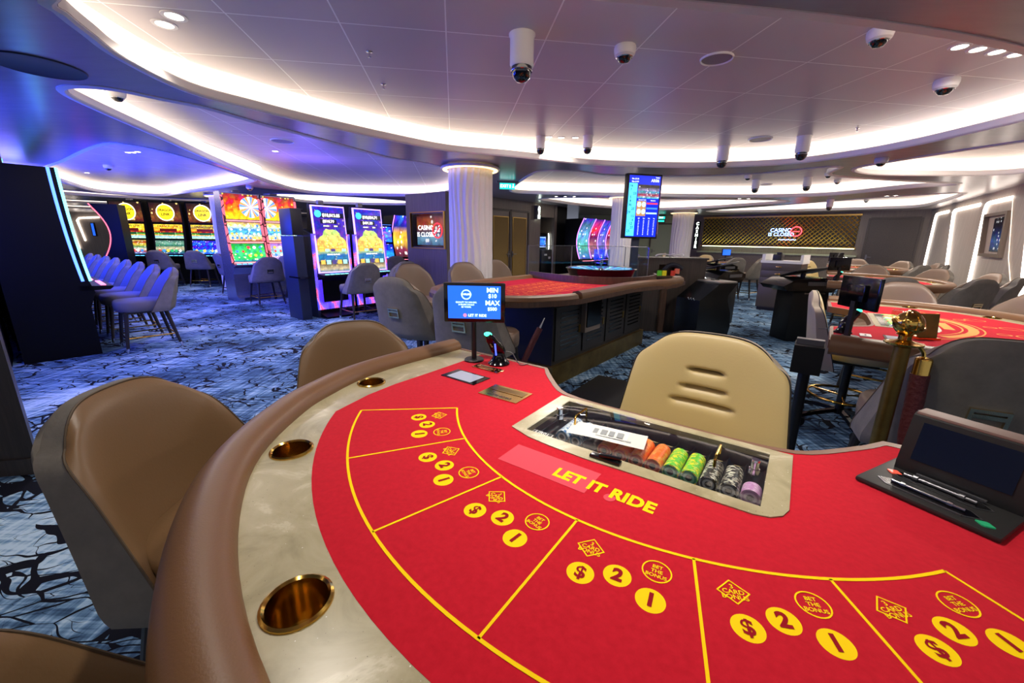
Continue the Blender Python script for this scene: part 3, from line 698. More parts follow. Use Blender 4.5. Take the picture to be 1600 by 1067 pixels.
# card shuffler
A0 = (.433, -.209); E1 = Vector((.879, -.477)); E2 = Vector((.498, .868))
sh = thing('card_shuffler', 'black card shuffler with tilted dark screen on the foreground table', 'shuffler', on(*A0, ZT + .0006), TA + R(-28.5))
def hexr(mb, x, y, w, d, z0, z1, m=0): mb.prism([(x - w / 2, y), (x - w / 2 + d * .6, y - d / 2), (x + w / 2 - d * .6, y - d / 2), (x + w / 2, y), (x + w / 2 - d * .6, y + d / 2), (x - w / 2 + d * .6, y + d / 2)], z0, z1, m)
mb = MB(); mb.box((.105, .145, .006), (.215, .30, .012), b=.006); mb.build('base', M('shuffler_grey', (38, 38, 38), .45), sh)
for q, (yy, nm) in enumerate(((.034, 'card_well'), (.088, 'card_well'))):
    mb = MB(); hexr(mb, .10, yy, .158, .034, .0125, .0135, 0); hexr(mb, .10, yy, .150, .028, .0136, .0142, 1); o = mb.build('card_well', [MATS['grey_metal'], MATS['black_gloss']], sh)
    mb = MB(); mb.cyl((.045, yy, .017), (.155, yy, .017), .0035, seg=10); mb.cyl((.06, yy, .017), (.068, yy, .017), .006, seg=10); mb.cyl((.13, yy, .017), (.138, yy, .017), .006, seg=10); mb.build('roller', MATS['chrome'] if q == 0 else MATS['grey_metal'], o)
mb = MB(); mb.box((.105, .014, .0135), (.10, .004, .003)); mb.box((.11, .108, .018), (.105, .006, .006), b=.001); mb.build('bar', MATS['grey_metal'], sh)
mb = MB(); hexr(mb, .03, .086, .026, .02, .0125, .015); mb.build('button', M('red_gem', (232, 90, 70), .3, 0, .4), sh)
mb = MB(); hexr(mb, .185, .020, .026, .018, .0125, .015); mb.build('button', M('green_gem', (40, 150, 100), .3, 0, .25), sh)
mb = MB(); HX = T3(.112, .140, .01)
prof = [(-.022, 0), (-.022, .02), (.006, .125), (.02, .132), (.05, .128), (.10, .06), (.11, 0)]
mb.prism([(a, b) for a, b in prof], -.095, .095, 0, HX @ Matrix(((0, 0, 1, 0), (1, 0, 0, 0), (0, 1, 0, 0), (0, 0, 0, 1)))); mb.build('housing', M('shuffler_black', (20, 20, 22), .5), sh, sharp=25)
mb = MB(); SX = HX @ T3(0, -.0095, .073) @ Matrix.Rotation(R(75.1), 4, 'X'); mb.quad((-.074, -.041, 0), (.074, -.041, 0), (.074, .043, 0), (-.074, .043, 0), 0, SX); mb.build('screen', M('screen_off', (16, 22, 40), .15), sh)
mb = MB(); mb.box((.112, .172, .139), (.186, .045, .009), b=.004); mb.build('back_cover', M('shuffler_brown', (120, 98, 90), .5), sh)
# ------------------------------------------------------------------ chairs
M('leather_tan', (128, 98, 66), .42, bump=(160, .05))
M('leather_brown', (134, 112, 94), .45, bump=(160, .05))
M('fabric_grey', (126, 120, 112), .9, noise=(9, (110, 105, 98), .35, .65, (1, 1, 1)), bump=(90, .08))
M('leather_seam', (88, 72, 54), .6)
M('leg_dark', (38, 32, 30), .4)
M('leather_cream', (196, 174, 120), .45, bump=(160, .05))
M('cream_side', (172, 158, 140), .6)
M('piping_black', (30, 26, 22), .5)

def backpt(a, t, o, H=.50, wb=.315, wt=.225, lean=.10, wrap=.22, th=.085, z0=.47):
    """a across -1..1, t up 0..1, o = -1 outside face, +1 inside face"""
    tt = t
    w = wb + (wt - wb) * tt ** .9
    w *= 1 - .16 * max(0, (tt - .72) / .28) ** 3 - .05 * max(0, (.12 - tt) / .12) ** 2
    x = a * w
    z = z0 + H * tt - .075 * max(0, (tt - .6) / .4) ** 2 * abs(a) ** 4.5 - .012 * tt * a * a
    e = (1 - abs(a) ** 5) * (1 - abs(2 * tt - 1) ** 9)
    half_t = th * .5 * (.34 + .66 * e ** .5 if e > 0 else .34)
    yc = -.235 - lean * tt + wrap * ((1 - .80 * tt) if o > 0 else .36 * (1 - .8 * tt)) * abs(a) ** 2.2
    return (x, yc + o * half_t, z)
def chair_back(t, front, outer, H=.50, **k):
    N, Q = 25, 21
    kk = dict(H=H, **k)
    mb = MB(); mb.surf(lambda u, v: backpt(2 * u - 1, v, 1, **kk), N, Q)
    b = mb.build('backrest', front, t, sharp=70)
    mb = MB(); mb.surf(lambda u, v: backpt(2 * u - 1, v, -1, **kk), N, Q)
    rim = [(i / 12 - 1, 0.) for i in range(24)] + [(1., i / 20) for i in range(20)] + [(1 - i / 12, 1.) for i in range(24)] + [(-1., 1 - i / 20) for i in range(20)]
    vs = []; fs = []
    for a, tt in rim: vs += [backpt(a, tt, 1, **kk), backpt(a, tt, -1, **kk)]
    n = len(rim)
    for i in range(n): j = (i + 1) % n; fs.append((2 * i, 2 * i + 1, 2 * j + 1, 2 * j))
    mb.add(vs, fs); mb.build('back_shell', outer, t, sharp=70)
    mb = MB(); mb.tube([Vector(backpt(a, tt, 1, **kk)) for a, tt in rim], .0032, 6, True, up=(0, 1, .01)); mb.build('piping', k.get('pip') or MATS['leather_seam'], b)
    return b
def cushion(mb, w, d, z0, z1, y, m=0, e=3.2, tp=.88):
    def fn(u, v):
        a = u * 2 * PI; c, s_ = math.cos(a), math.sin(a)
        rx = abs(c) ** (2 / e) * (1 if c > 0 else -1) * w / 2; ry = abs(s_) ** (2 / e) * (1 if s_ > 0 else -1) * d / 2
        q = [(.001, z0), (.9, z0), (.985, z0 + .012), (1, (z0 + z1) / 2), (.985, z1 - .018), (.93, z1 - .002), (.6, z1 + .008), (.001, z1 + .012)]
        k, z = q[min(7, int(round(v * 7)))]
        return (rx * k * (1 - (1 - tp) * max(0, -ry / d) * 1.2), y + ry * k, z)
    mb.surf(fn, 40, 8, m, cu=True)
def make_chair(front, low=False):
    t = thing('stool', 'x', 'stool')
    mb = MB(); cushion(mb, .53, .52, .475, .60, .03); mb.build('seat', front, t, sharp=60)
    chair_back(t, front, MATS['fabric_grey'])
    X = T3(0, -.322, .69, 0, R(100)); hd = MB()
    hd.fill([[(-.056, -.038), (.056, -.038), (.056, .038), (-.056, .038)], [(-.044, -.026), (.044, -.026), (.044, .026), (-.044, .026)]], -.004, .012, 0, X)
    hd.box((0, .012, .010), (.09, .016, .006), 0, X=X); hd.build('handle', M('handle_metal', (232, 218, 184), .14, 1.0), t)
    for sx in (-1, 1):
        for sy in (-1, 1):
            p1 = Vector((sx * .19, .03 + sy * .18, .485)); p0 = Vector((sx * .235, .03 + sy * (.235 if sy > 0 else .26), .055))
            mb = MB(); mb.cyl(p1, p0, .024, .016, 10); l = mb.build('leg', MATS['leg_dark'], t)
            mb = MB(); mb.cyl(p0, p0 + (p0 - p1) * (.055 / .43), .0165, .014, 10); mb.build('ferrule', MATS['chrome'], l)
    mb = MB(); q = .225; mb.tube([(-q, .03 - q - .01, .17), (q, .03 - q - .01, .17), (q, .03 + q, .17), (-q, .03 + q, .17)], .009, 6, True); mb.build('foot_ring', MATS['brass'], t)
    mb = MB(); mb.box((0, .02, .468), (.44, .42, .02)); mb.build('seat_frame', MATS['leg_dark'], t)
    return t
def kids(o): return [x for x in bpy.data.objects if x.parent == o]
def reg(o):
    ks = [x for x in bpy.data.objects if x.parent == o]
    KIDS[o.name] = ks
    for q in ks: reg(q)
    return o
stool0 = reg(make_chair(MATS['leather_tan'])); stool1 = reg(make_chair(MATS['leather_brown']))
stool2 = reg(make_chair(M('fabric_slot', (108, 102, 104), .9, bump=(90, .08))))
stool2b = None
used = set()
def place(proto, x, y, facing, label, group):
    rz = R(facing) - PI / 2
    if proto.name not in used:
        used.add(proto.name); proto.location = (x, y, 0); proto.rotation_euler.z = rz; return tag(proto, label, 'stool', group)
    c = dup(proto, (x, y, 0), rz, label, group); c['category'] = 'stool'; return c
G1 = 'tan stools round the foreground table'
place(stool0, -.79, 1.065, 4, 'big tan leather stool at the left of the foreground table, its whole front showing', G1)
place(stool0, -.66, 1.69, -64, 'tan leather stool behind the rail of the foreground table, near the roulette stools', G1)
place(stool0, -.40, .40, 40, 'tan leather stool cut off by the bottom left corner', G1)

# dealer chairs
def make_dealer():
    t = thing('dealer_chair', 'x', 'chair')
    mb = MB(); cushion(mb, .54, .50, .56, .66, .05); mb.build('seat', MATS['leather_cream'], t, sharp=60)
    kk = dict(H=.53, z0=.50, wb=.33, wt=.265, lean=.06, wrap=.11, th=.075)
    rows = [(.30, .115), (.41, .085), (.52, .058)]
    N, Q = 61, 73
    def fn(u, v):
        a = 2 * u - 1; x, y, z = backpt(a, v, 1, **kk)
        for hz, hw in ((.275, .105), (.275 + .062 / .53 * 1.9 * .5, .077), (.275 + .13 / .53, .053)):
            tz = hz + .20; d = (v - tz) / .022
            if abs(d) < 3 and abs(x) < hw + .02:
                f = math.exp(-d * d * (1.6 if d > 0 else .25)) * max(0, min(1, (hw + .02 - abs(x)) / .03)); y -= .042 * f if d > 0 else .022 * f * (1 if d > -.1 else math.exp(d * .8))
        return (x, y, z)
    mb = MB(); mb.surf(fn, N, Q); b = mb.build('backrest', MATS['leather_cream'], t, sharp=80)
    mb = MB(); mb.surf(lambda u, v: backpt(2 * u - 1, v, -1, **kk), 25, 21)
    rim = [(i / 12 - 1, 0.) for i in range(24)] + [(1., i / 20) for i in range(20)] + [(1 - i / 12, 1.) for i in range(24)] + [(-1., 1 - i / 20) for i in range(20)]
    vs = []; fs = []
    for a, tt in rim: vs += [backpt(a, tt, 1, **kk), backpt(a, tt, -1, **kk)]
    n = len(rim)
    for i in range(n): j = (i + 1) % n; fs.append((2 * i, 2 * i + 1, 2 * j + 1, 2 * j))
    mb.add(vs, fs); mb.build('back_shell', MATS['cream_side'], t, sharp=70)
    mb = MB(); mb.tube([Vector(backpt(a, tt, 1, **kk)) + Vector((0, .001, 0)) for a, tt in rim], .0035, 6, True, up=(0, 1, .01)); mb.build('piping', MATS['piping_black'], b)
    mb = MB(); mb.box((0, .0, .54), (.3, .3, .03)); mb.cyl((0, 0, .1), (0, 0, .53), .028, seg=14); mb.build('column', MATS['black'], t)
    for i in range(5):
        a = 2 * PI * i / 5 + .3; c, s_ = math.cos(a), math.sin(a)
        mb = MB(); mb.sweep([(c * .03, s_ * .03, .13), (c * .16, s_ * .16, .115), (c * .30, s_ * .30, .085)], [(-.018, -.012), (.018, -.012), (.014, .014), (-.014, .014)]); l = mb.build('base_arm', MATS['black_gloss'], t)
        mb = MB(); mb.cyl((c * .30 - s_ * .02, s_ * .30 + c * .02, .035), (c * .30 + s_ * .02, s_ * .30 - c * .02, .035), .035, seg=14); mb.cyl((c * .30, s_ * .30, .06), (c * .30, s_ * .30, .09), .01, seg=8); mb.build('caster', MATS['black'], l)
    mb = MB(); mb.tube([(.22 * math.cos(i * PI / 12), .22 * math.sin(i * PI / 12), .25) for i in range(24)], .011, 8, True)
    for i in range(3): a = 2 * PI * i / 3; mb.cyl((0, 0, .25), (.22 * math.cos(a), .22 * math.sin(a), .25), .007, seg=6)
    mb.build('foot_ring', MATS['brass'], t)
    return t
deal0 = reg(make_dealer())
def place_d(x, y, facing, label):
    rz = R(facing) - PI / 2
    if 'deal' not in used: used.add('deal'); deal0.location = (x, y, 0); deal0.rotation_euler.z = rz; return tag(deal0, label, 'chair', 'cream dealer chairs')
    c = dup(deal0, (x, y, 0), rz, label, 'cream dealer chairs'); c['category'] = 'chair'; return c
p = on(.012, .145); place_d(p[0], p[1], 233.2, 'cream dealer chair with three slots in its back, behind the foreground chip tray')
mb = MB(); mb.box((0, 0, .006), (.62, .95, .012), b=.005); tag(mb.build('floor_slab', M('matte', (10, 10, 11), .85), None, on(-1.0, 2.05), TA), 'black rubber rectangle on the carpet, left behind the cream dealer chair', 'mat')  # thin black slab lying flat on the carpet

# ------------------------------------------------------------------ further card tables
A3 = R(53.1)
TX, TY = Vector((math.cos(A3), math.sin(A3))), Vector((-math.sin(A3), math.cos(A3)))
T2c = Vector((2.34, 2.85)); T3c = T2c + TX * 4.0; T4c = T2c + TX * 7.6
T5c, A5 = Vector((5.0, 11.3)), R(-36)
tb2 = card_table('red card table with curved orange lettering band, behind the brass post', T2c, A3, marks='bj', group='card tables')
tb2['group'] = 'further card tables'
reg(tb2)
dup(tb2, (*T3c, 0), A3, 'red card table half hidden by stools, past the one behind the brass post', 'further card tables')
dup(tb2, (*T4c, 0), A3, 'red card table farthest along the row, before the dark door by the pale wall', 'further card tables')
dup(tb2, (*T5c, 0), A5, 'small distant red card table before the gold lattice, left of the drawer cabinet', 'further card tables')
def rel(c, a, x, y, z=0): return (c[0] + x * math.cos(a) - y * math.sin(a), c[1] + x * math.sin(a) + y * math.cos(a), z)
words_ = {0: 'the table behind the brass post', 1: 'the second table along the pale wall', 2: 'the last table along the pale wall', 3: 'the distant table left of the drawer cabinet'}
seatn = {-71: 'near corner', -44: 'second seat', -17: 'third seat', 13: 'fourth seat', 43: 'fifth seat', 72: 'far corner'}
for k, (c, a) in enumerate(((T2c, A3), (T3c, A3), (T4c, A3), (T5c, A5))):
    for ang in (-71, -44, -17, 13, 43, 72):
        if k == 0 and ang == -44: continue
        r = 1.42
        x, y, _ = rel(c, a, r * math.sin(R(ang)), -r * math.cos(R(ang)))
        f = math.degrees(a) + 90 + ang
        if k == 0 and ang == -71: place(stool1, 1.93, 1.68, 62, 'grey-backed stool with pale metal handle, right behind the foreground card shuffler', 'stools at ' + words_[k]).scale = (1, 1, 1.09); continue
        place(stool1, x, y, f + random.uniform(-6, 6), '%s stool, %s, at %s' % ('brown leather' if ang > 0 else 'grey-backed', seatn[ang], words_[k]), 'stools at ' + words_[k]).scale = (1, 1, 1.07)
x, y = 2.55, 2.92; place_d(x, y, -34, 'cream dealer chair seen from its side, at the table behind the brass post')
x, y = 6.45, 8.55; place_d(x, y, 300, 'small cream dealer chair right behind the drawer cabinet')
x, y, _ = rel(T5c, A5, .0, .35); place_d(x, y, 200, 'small cream dealer chair at the distant table left of the drawer cabinet')
x, y, _ = rel(T5c, A5, -1.5, 1.3); place_d(x, y, 160, 'cream dealer chair standing alone nearer than the distant table')

# things on those tables
def back_monitor(loc, rz, label, lit=None):
    t = thing('monitor', label, 'screen', loc, rz)
    mb = MB(); mb.lathe([(.0003, 0), (.04, 0), (.04, .006), (.0003, .01)], 20); mb.build('base', MATS['black'], t)
    mb = MB(); mb.box((0, .018, .14), (.03, .016, .27)); mb.build('pole', MATS['black'], t)
    mb = MB(); mb.box((0, 0, .245), (.26, .022, .17), b=.006); mb.box((0, .018, .245), (.12, .02, .09), b=.004); mb.build('housing', MATS['black_gloss'], t)
    if lit:
        mb = MB(); mb.quad((-.115, -.0125, .172), (.115, -.0125, .172), (.115, -.0125, .318), (-.115, -.0125, .318)); mb.build('screen', lit, t)
    return t
t2 = (T2c, A3)
back_monitor(on(-.807, -.03, ZT, t2), R(88), 'black screen seen from behind on the table behind the brass post')
scanner(on(-.70, -.0, ZT, t2), R(100), 'black scanner beside the black screen seen from behind, by the cream dealer chair')
back_monitor(on(-.807, -.03, ZT, (T3c, A3)), A3 + R(120), 'small black screen seen from behind on the second table along the pale wall')
back_monitor(on(-.75, -.05, ZT, (T4c, A3)), A3 + R(120), 'tiny black screen on the last table along the pale wall')
back_monitor(on(.75, -.05, ZT, (T5c, A5)), R(10), 'tiny lit blue screen on the distant table left of the drawer cabinet', MATS['screen_blue'])
scanner(on(-.66, -.02, ZT, (T3c, A3)), R(100), 'small black scanner on the second table along the pale wall')
def far_tray(tb, what):
    t = thing('chip_tray', 'chip tray with pale green chips, on ' + what, 'tray', on(0, 0, 0, tb), tb[1])
    mb = MB(); mb.box((0, -.325, ZT - .03), (.54, .24, .03)); mb.build('insert', MATS['tray_black'], t)
    l = thing('tray_lid', 'clear tray lid on ' + what, 'lid', on(0, 0, 0, tb), tb[1])
    mb = MB(); mb.box((0, -.324, ZT + .006), (.545, .245, .006)); mb.build('pane', MATS['glass'], l)
    for x in (-.15, .15):
        mb = MB(); mb.box((x, -.32, ZT + .035), (.11, .06, .05), b=.012); mb.build('handle', thin_glass('glass_warm', (235, 240, 215)), l)
    for k in range(12):
        cn = ('white', 'green', 'green', 'green', 'orange', 'green', 'green', 'white', 'green', 'orange', 'black', 'green')[k]
        for i in range(1):
            o = protos[cn].copy(); COL.objects.link(o)
            p = on(-.2475 + .045 * k, -.325, ZT + .005 - .011, tb)
            o.matrix_world = Matrix.Translation(p) @ Matrix.Rotation(tb[1], 4, 'Z') @ Matrix.Rotation(PI / 2, 4, 'X') @ Matrix.Diagonal((.95, .95, 50, 1)) 
            tag(o, 'roll of chips in the covered tray on ' + what, 'chips', 'chip rolls on ' + what)
far_tray(t2, words_[0])
t = thing('brass_plaque', 'square brass plaque standing on the red table behind the brass post', 'plaque', on(-.60, -.36, ZT, t2), R(-6))
mb = MB(); mb.box((0, 0, .075), (.105, .006, .13), X=T3(rx=R(-8))); mb.build('plate', MATS['brass_dull'], t)
mb = MB(); mb.box((0, 0, .006), (.11, .05, .012)); mb.build('base', MATS['brass'], t)
mb = MB(); mb.box((0, 0, .002), (.12, .08, .004)); mb.box((0, 0, .0045), (.1, .06, .001), 1); o = mb.build('card_reader', [MATS['black_gloss'], MATS['window_glow']], None, on(-.70, -.22, ZT + .0006, t2), A3); tag(o, 'flat pale card reader window on the table behind the brass post', 'reader')
mb = MB(); mb.box((0, 0, .003), (.08, .05, .006), 0); mb.box((0, 0, .0065), (.03, .008, .002), 1); o = mb.build('slot_plate', [MATS['white_plastic'], MATS['black']], None, on(-.72, -.10, ZT + .0006, t2), A3); tag(o, 'pale slot plate beside the black screen seen from behind', 'plate')
t = thing('terminal', 'black sloping terminal hung under the near edge of the table behind the brass post', 'machine', on(-.86, .14, .0, t2), A3)
mb = MB(); mb.box((0, 0, .74), (.16, .14, .16)); mb.build('body', MATS['black'], t); mb = MB(); mb.box((-.0, 0, .835), (.05, .13, .03)); mb.build('bracket', MATS['grey_metal'], t)
mb = MB(); mb.cyl((0, .0, 0), (0, .0, .72), .03); mb.build('leg', MATS['black'], t)

# brass post and rope
st = thing('stanchion', 'brass barrier post with ball top between the foreground table and the next', 'post', (1.50, 1.50, 0))
mb = MB(); mb.lathe([(.0003, 0), (.16, 0), (.16, .012), (.12, .03), (.04, .05), (.026, .06), (.026, 1.02)], 28, cap1=False); mb.build('post', MATS['brass_dull'], st)
mb = MB(); mb.lathe([(.026, 1.0), (.058, 1.012), (.06, 1.018), (.03, 1.024), (.02, 1.03), (.02, 1.045), (.03, 1.05)], 28); mb.build('collar', MATS['brass'], st)
mb = MB(); mb.ball((0, 0, 1.092), .046, 0, 24)
for k in range(3):
    for i in range(1): mb.tube([Matrix.Translation((0, 0, 1.092)) @ Matrix.Rotation(R(25 + 55 * k), 4, 'X') @ Matrix.Rotation(R(40 * k), 4, 'Y') @ Vector((.047 * math.cos(j * PI / 12), .047 * math.sin(j * PI / 12), 0)) for j in range(24)], .006, 6, True, up=(.3, .2, 1))
mb.build('finial', MATS['brass'], st)
rp = thing('barrier_rope', 'dark red plaited rope hanging from the ball-topped brass post', 'rope', (1.50, 1.50, 0))
pts = spline([(.055, -.02, 1.0), (.068, -.026, .95), (.078, -.03, .88)], 4, False)
mb = MB(); mb.tube([(.045, -.015, 1.01), (.062, -.022, .985), (.067, -.025, .96)], .007, 6); mb.build('hook', MATS['brass'], rp)
mb = MB(); mb.lathe([(.012, .0), (.024, -.006), (.026, -.012), (.026, -.075), (.028, -.08), (.0003, -.08)], 20, X=T3(.068, -.026, .968)); mb.build('end_cap', MATS['brass'], rp)
mb = MB(); path = spline([(.068, -.026, .90), (.07, -.03, .8), (.075, -.04, .62), (.10, -.08, .46), (.2, -.2, .34), (.36, -.42, .30)], 8, False)
mb.tube(path, .029, 14); mb.build('rope', M('rope_red', (84, 26, 30), .6, bump=(70, .6)), rp)
# ------------------------------------------------------------------ slot machines
M('slot_black', (12, 12, 15), .45, spec=.12)
M('slot_navy', (26, 34, 58), .35)
M('slot_silver', (150, 152, 170), .25, .8)
g = NT('pixel_led')
tc = g.n('TexCoord').outputs['Object']; sp = g.n('SeparateXYZ', {0: tc})
gx = g.math('FRACT', g.math('MULTIPLY', g.math('ADD', sp.outputs[0], sp.outputs[1]), 55.)); gz = g.math('FRACT', g.math('MULTIPLY', sp.outputs[2], 55.))
cell = g.math('MULTIPLY', g.math('LESS_THAN', g.math('ABSOLUTE', g.math('SUBTRACT', gx, .5)), .34), g.math('LESS_THAN', g.math('ABSOLUTE', g.math('SUBTRACT', gz, .5)), .34))
nz = g.n('TexNoise', {'Vector': g.n('Mapping', {0: tc, 'Scale': (5, 5, 2.5)}).outputs[0], 'Scale': 1.0, 'Detail': 2.0})
cr = g.ramp(nz.outputs['Fac'], [(.36, (70, 40, 255)), (.48, (110, 90, 255)), (.54, (255, 90, 110)), (.62, (170, 130, 255)), (.7, (60, 60, 240))])
g.to((0, 0, 0, 1), 'Base Color'); g.to(cr, 'Emission Color'); g.to(g.math('MULTIPLY', cell, 3.0), 'Emission Strength')
g = NT('pink_panel'); tc = g.n('TexCoord').outputs['Object']
wv = g.n('TexVoronoi', {'Vector': g.n('Mapping', {0: tc, 'Scale': (7, 7, 5)}).outputs[0], 'Scale': 1.0}, feature='DISTANCE_TO_EDGE')
c = g.mix(g.math('GREATER_THAN', wv.outputs['Distance'], .06), lin((60, 30, 40)), lin((255, 110, 130)))
g.to((0, 0, 0, 1), 'Base Color'); g.to(c, 'Emission Color'); g.to(1.3, 'Emission Strength')

YB = Matrix(((0, 0, 1, 0), (1, 0, 0, 0), (0, 1, 0, 0), (0, 0, 0, 1)))   # outline (y, z) carried along x
def pane(t, name, mat, w, p0, p1, parent=None, x=0, bulge=0.0, n=1):
    """picture between lower edge p0=(y,z) and upper edge p1, curved by bulge"""
    mb = MB(); a, b = Vector(p0), Vector(p1); nn = Vector((b.y - a.y, -(b.x - a.x))).normalized()
    for i in range(n):
        u0, u1 = i / n, (i + 1) / n
        q0 = a.lerp(b, u0) - nn * bulge * 4 * u0 * (1 - u0); q1 = a.lerp(b, u1) - nn * bulge * 4 * u1 * (1 - u1)
        mb.add([(x - w / 2, q0.x, q0.y), (x + w / 2, q0.x, q0.y), (x + w / 2, q1.x, q1.y), (x - w / 2, q1.x, q1.y)], [(0, 1, 2, 3)], 0, None, [[(0, u0), (1, u0), (1, u1), (0, u1)]])
    return mb.build(name, mat, parent or t)
def frame_of(p0, p1, off=.004):
    a, b = Vector((0, *p0)), Vector((0, *p1)); up = (b - a).normalized(); X = Vector((-1, 0, 0)); n = X.cross(up)
    m = Matrix((X, up, n)).transposed().to_4x4(); m.translation = (a + b) / 2 + n * off
    return m
def deck(t, w, y0, y1, z, mat, lit=None):
    mb = MB(); mb.prism([(y0, z - .06), (y1 - .03, z - .055), (y1, z - .03), (y1, z - .015), (y0, z)], -w / 2, w / 2, 0, YB); d = mb.build('button_deck', mat, t)
    mb = MB()
    for i in range(6): mb.box((-w * .36 + i * w * .145, y1 - .075, z - .005), (w * .1, .045, .012), b=.003)
    mb.build('button', lit or M('btn_blue', (90, 200, 255), .3, 0, 2.0), d)
LBL = {}
def slot_triple(name, label, loc, rz, group, top, mid, low, w=.66, h=2.2, side=None, body='slot_black', wheel=False, texts=()):
    t = thing('slot_machine', label, 'slot machine', (*loc, 0), rz, group)
    mb = MB(); hw = w / 2
    mb.prism([(-.42, 0), (.24, 0), (.24, .10), (.14, .14), (.14, .58), (.22, .72), (.14, .80), (.06, 1.22), (.05, 1.24), (.02, 1.66), (.02, 1.68), (.04, h - .02), (.0, h), (-.30, h), (-.42, 1.5)], -hw, hw, 0, YB); mb.build('cabinet', MATS[body], t, sharp=20)
    deck(t, w, .10, .32, .80, MATS['slot_black'] if body == 'slot_black' else MATS['slot_silver'])
    a = pane(t, 'screen', low, w * .86, (.152, .84), (.078, 1.21)); b = pane(t, 'screen', mid, w * .86, (.062, 1.26), (.036, 1.64)); c = pane(t, 'screen', top, w * .90, (.034, 1.70), (.046, h - .04))
    for s, which, x, dz, sz, mt in texts:
        par, F_ = {'t': (c, frame_of((.034, 1.70), (.046, h - .04))), 'm': (b, frame_of((.062, 1.26), (.036, 1.64))), 'l': (a, frame_of((.152, .84), (.078, 1.21)))}[which]
        e = MB(); e.text(s, sz, F_ @ T3(x, dz), 0, .02); e.build('lettering', mt, par)
    if side:
        for sx in (-1, 1):
            mb = MB(); mb.prism([(.16, .80), (.17, .84), (.09, 1.24), (.055, 1.66), (.065, h - .08), (.03, h - .08), (.03, 1.66), (.06, 1.24), (.12, .82)], -.022, .022, 0, T3(sx * (hw - .022)) @ YB); mb.build('side_light', side, t)
        for z, y in ((1.235, .085), (1.67, .055), (.822, .19)):
            mb = MB(); mb.box((0, y, z), (w * .9, .02, .014)); mb.build('light_bar', M('led_coral', (255, 130, 120), .3, 0, 3), t)
    if wheel:
        F_ = frame_of((.034, 1.70), (.046, h - .04), .006); e = MB(); cxw = (.17 if wheel < 0 else -.27); r = .21; vs = [(cxw + r * math.cos(i * PI / 24), r * math.sin(i * PI / 24), 0) for i in range(49)] ; lim = w * .45
        vs = [F_ @ Vector((max(-lim, min(lim, x)), y, 0)) for x, y, z in vs]; ce = F_ @ Vector((cxw, 0, .001))
        for i in range(48): e.add([ce, vs[i], vs[i + 1]], [(0, 1, 2)], (i // 2) % 3)
        e.build('wheel_picture', [M('wh_w', (250, 245, 235), .3, 0, 1.6), M('wh_o', (250, 140, 60), .3, 0, 1.6), M('wh_b', (90, 140, 240), .3, 0, 1.6)], c)
    mb = MB(); mb.box((0, -.18, h + .02), (.12, .1, .06), b=.01); mb.build('beacon', MATS['grey_metal'], t)
    mb = MB(); mb.box((0, .245, .06), (w * .7, .012, .06)); mb.build('kick_plate', MATS['slot_navy'], t)
    return t
def symbols(scr, F_, w, h, cols, rows, mats, seed, sz=.36, y0=0):
    rnd = random.Random(seed); e = MB()
    for i in range(cols):
        for j in range(rows):
            x = (i + .5) / cols * w - w / 2; y = (j + .5) / rows * h - h / 2 + y0; r = min(w / cols, h / rows) * sz; n = rnd.choice((4, 5, 12, 16)); m_ = rnd.randrange(len(mats))
            e.add([F_ @ Vector((x + r * math.cos(2 * PI * k / n), y + r * math.sin(2 * PI * k / n), .002)) for k in range(n)], [tuple(range(n))], m_)
    e.build('reel_picture', mats, scr)
SYM = [M('sy_a', (250, 245, 225), .3, 0, 1.2), M('sy_b', (250, 190, 60), .3, 0, 1.2), M('sy_c', (60, 130, 220), .3, 0, 1.2), M('sy_d', (220, 60, 60), .3, 0, 1.1), M('sy_e', (40, 170, 90), .3, 0, 1.1)]
fire = [(0, (255, 190, 30)), (.25, (255, 160, 20)), (.5, (250, 90, 20)), (.75, (190, 50, 20)), (1, (110, 24, 16))]
goldtop = art('art_goldtop', [(0, (60, 24, 10)), (.3, (120, 60, 20)), (.6, (70, 30, 14)), (1, (24, 12, 10))], 1.4, 1.0, 6, (1.6, 1), accent=(250, 215, 130), acc=.6)
def goldmid(n, c): return art(n, [(0, (180, 225, 190)), (.16, (120, 190, 210)), (.24, (220, 160, 40)), (.32, (30, 150, 60)), (.42, (60, 40, 20)), (.50, (190, 40, 20)), (.62, (250, 190, 40)), (.8, c), (1, (240, 200, 60))], 1.5, .75, 9, (1.8, 1.3), accent=(250, 250, 190))
w_gold = M('txt_gold', (255, 225, 60), .3, 0, 1.8); w_white = M('txt_white', (255, 250, 235), .3, 0, 1.8); w_red = M('txt_dark', (60, 10, 5), .4, 0, .2); w_green = M('txt_green', (70, 220, 90), .3, 0, 1.5); w_blue = M('txt_blue', (80, 150, 255), .3, 0, 2.5)
lows = [art('art_low_a', [(0, (70, 120, 190)), (.2, (160, 60, 50)), (.35, (220, 210, 190)), (.5, (60, 130, 80)), (.7, (220, 190, 60)), (.85, (160, 40, 30)), (1, (200, 170, 80))], 1.3, .9, 9, (1.8, 1.2)),
        art('art_low_b', [(0, (40, 70, 130)), (.2, (50, 110, 100)), (.4, (200, 190, 150)), (.6, (30, 110, 90)), (.8, (120, 170, 150)), (1, (50, 90, 80))], 1.2, .8, 9, (1.8, 1.2)),
        art('art_low_c', [(0, (20, 60, 200)), (.25, (60, 150, 230)), (.35, (20, 40, 200)), (.6, (16, 30, 190)), (.8, (40, 80, 230)), (1, (14, 24, 160))], 1.5, .8, 9, (1.8, 1.2))]
gl = ['leftmost of the three machines with round gold emblems', 'middle of the three machines with round gold emblems', 'right one of the three machines with round gold emblems']
gold_pos = [(-10.6, 11.55), (-9.70, 11.75), (-8.82, 11.95)]
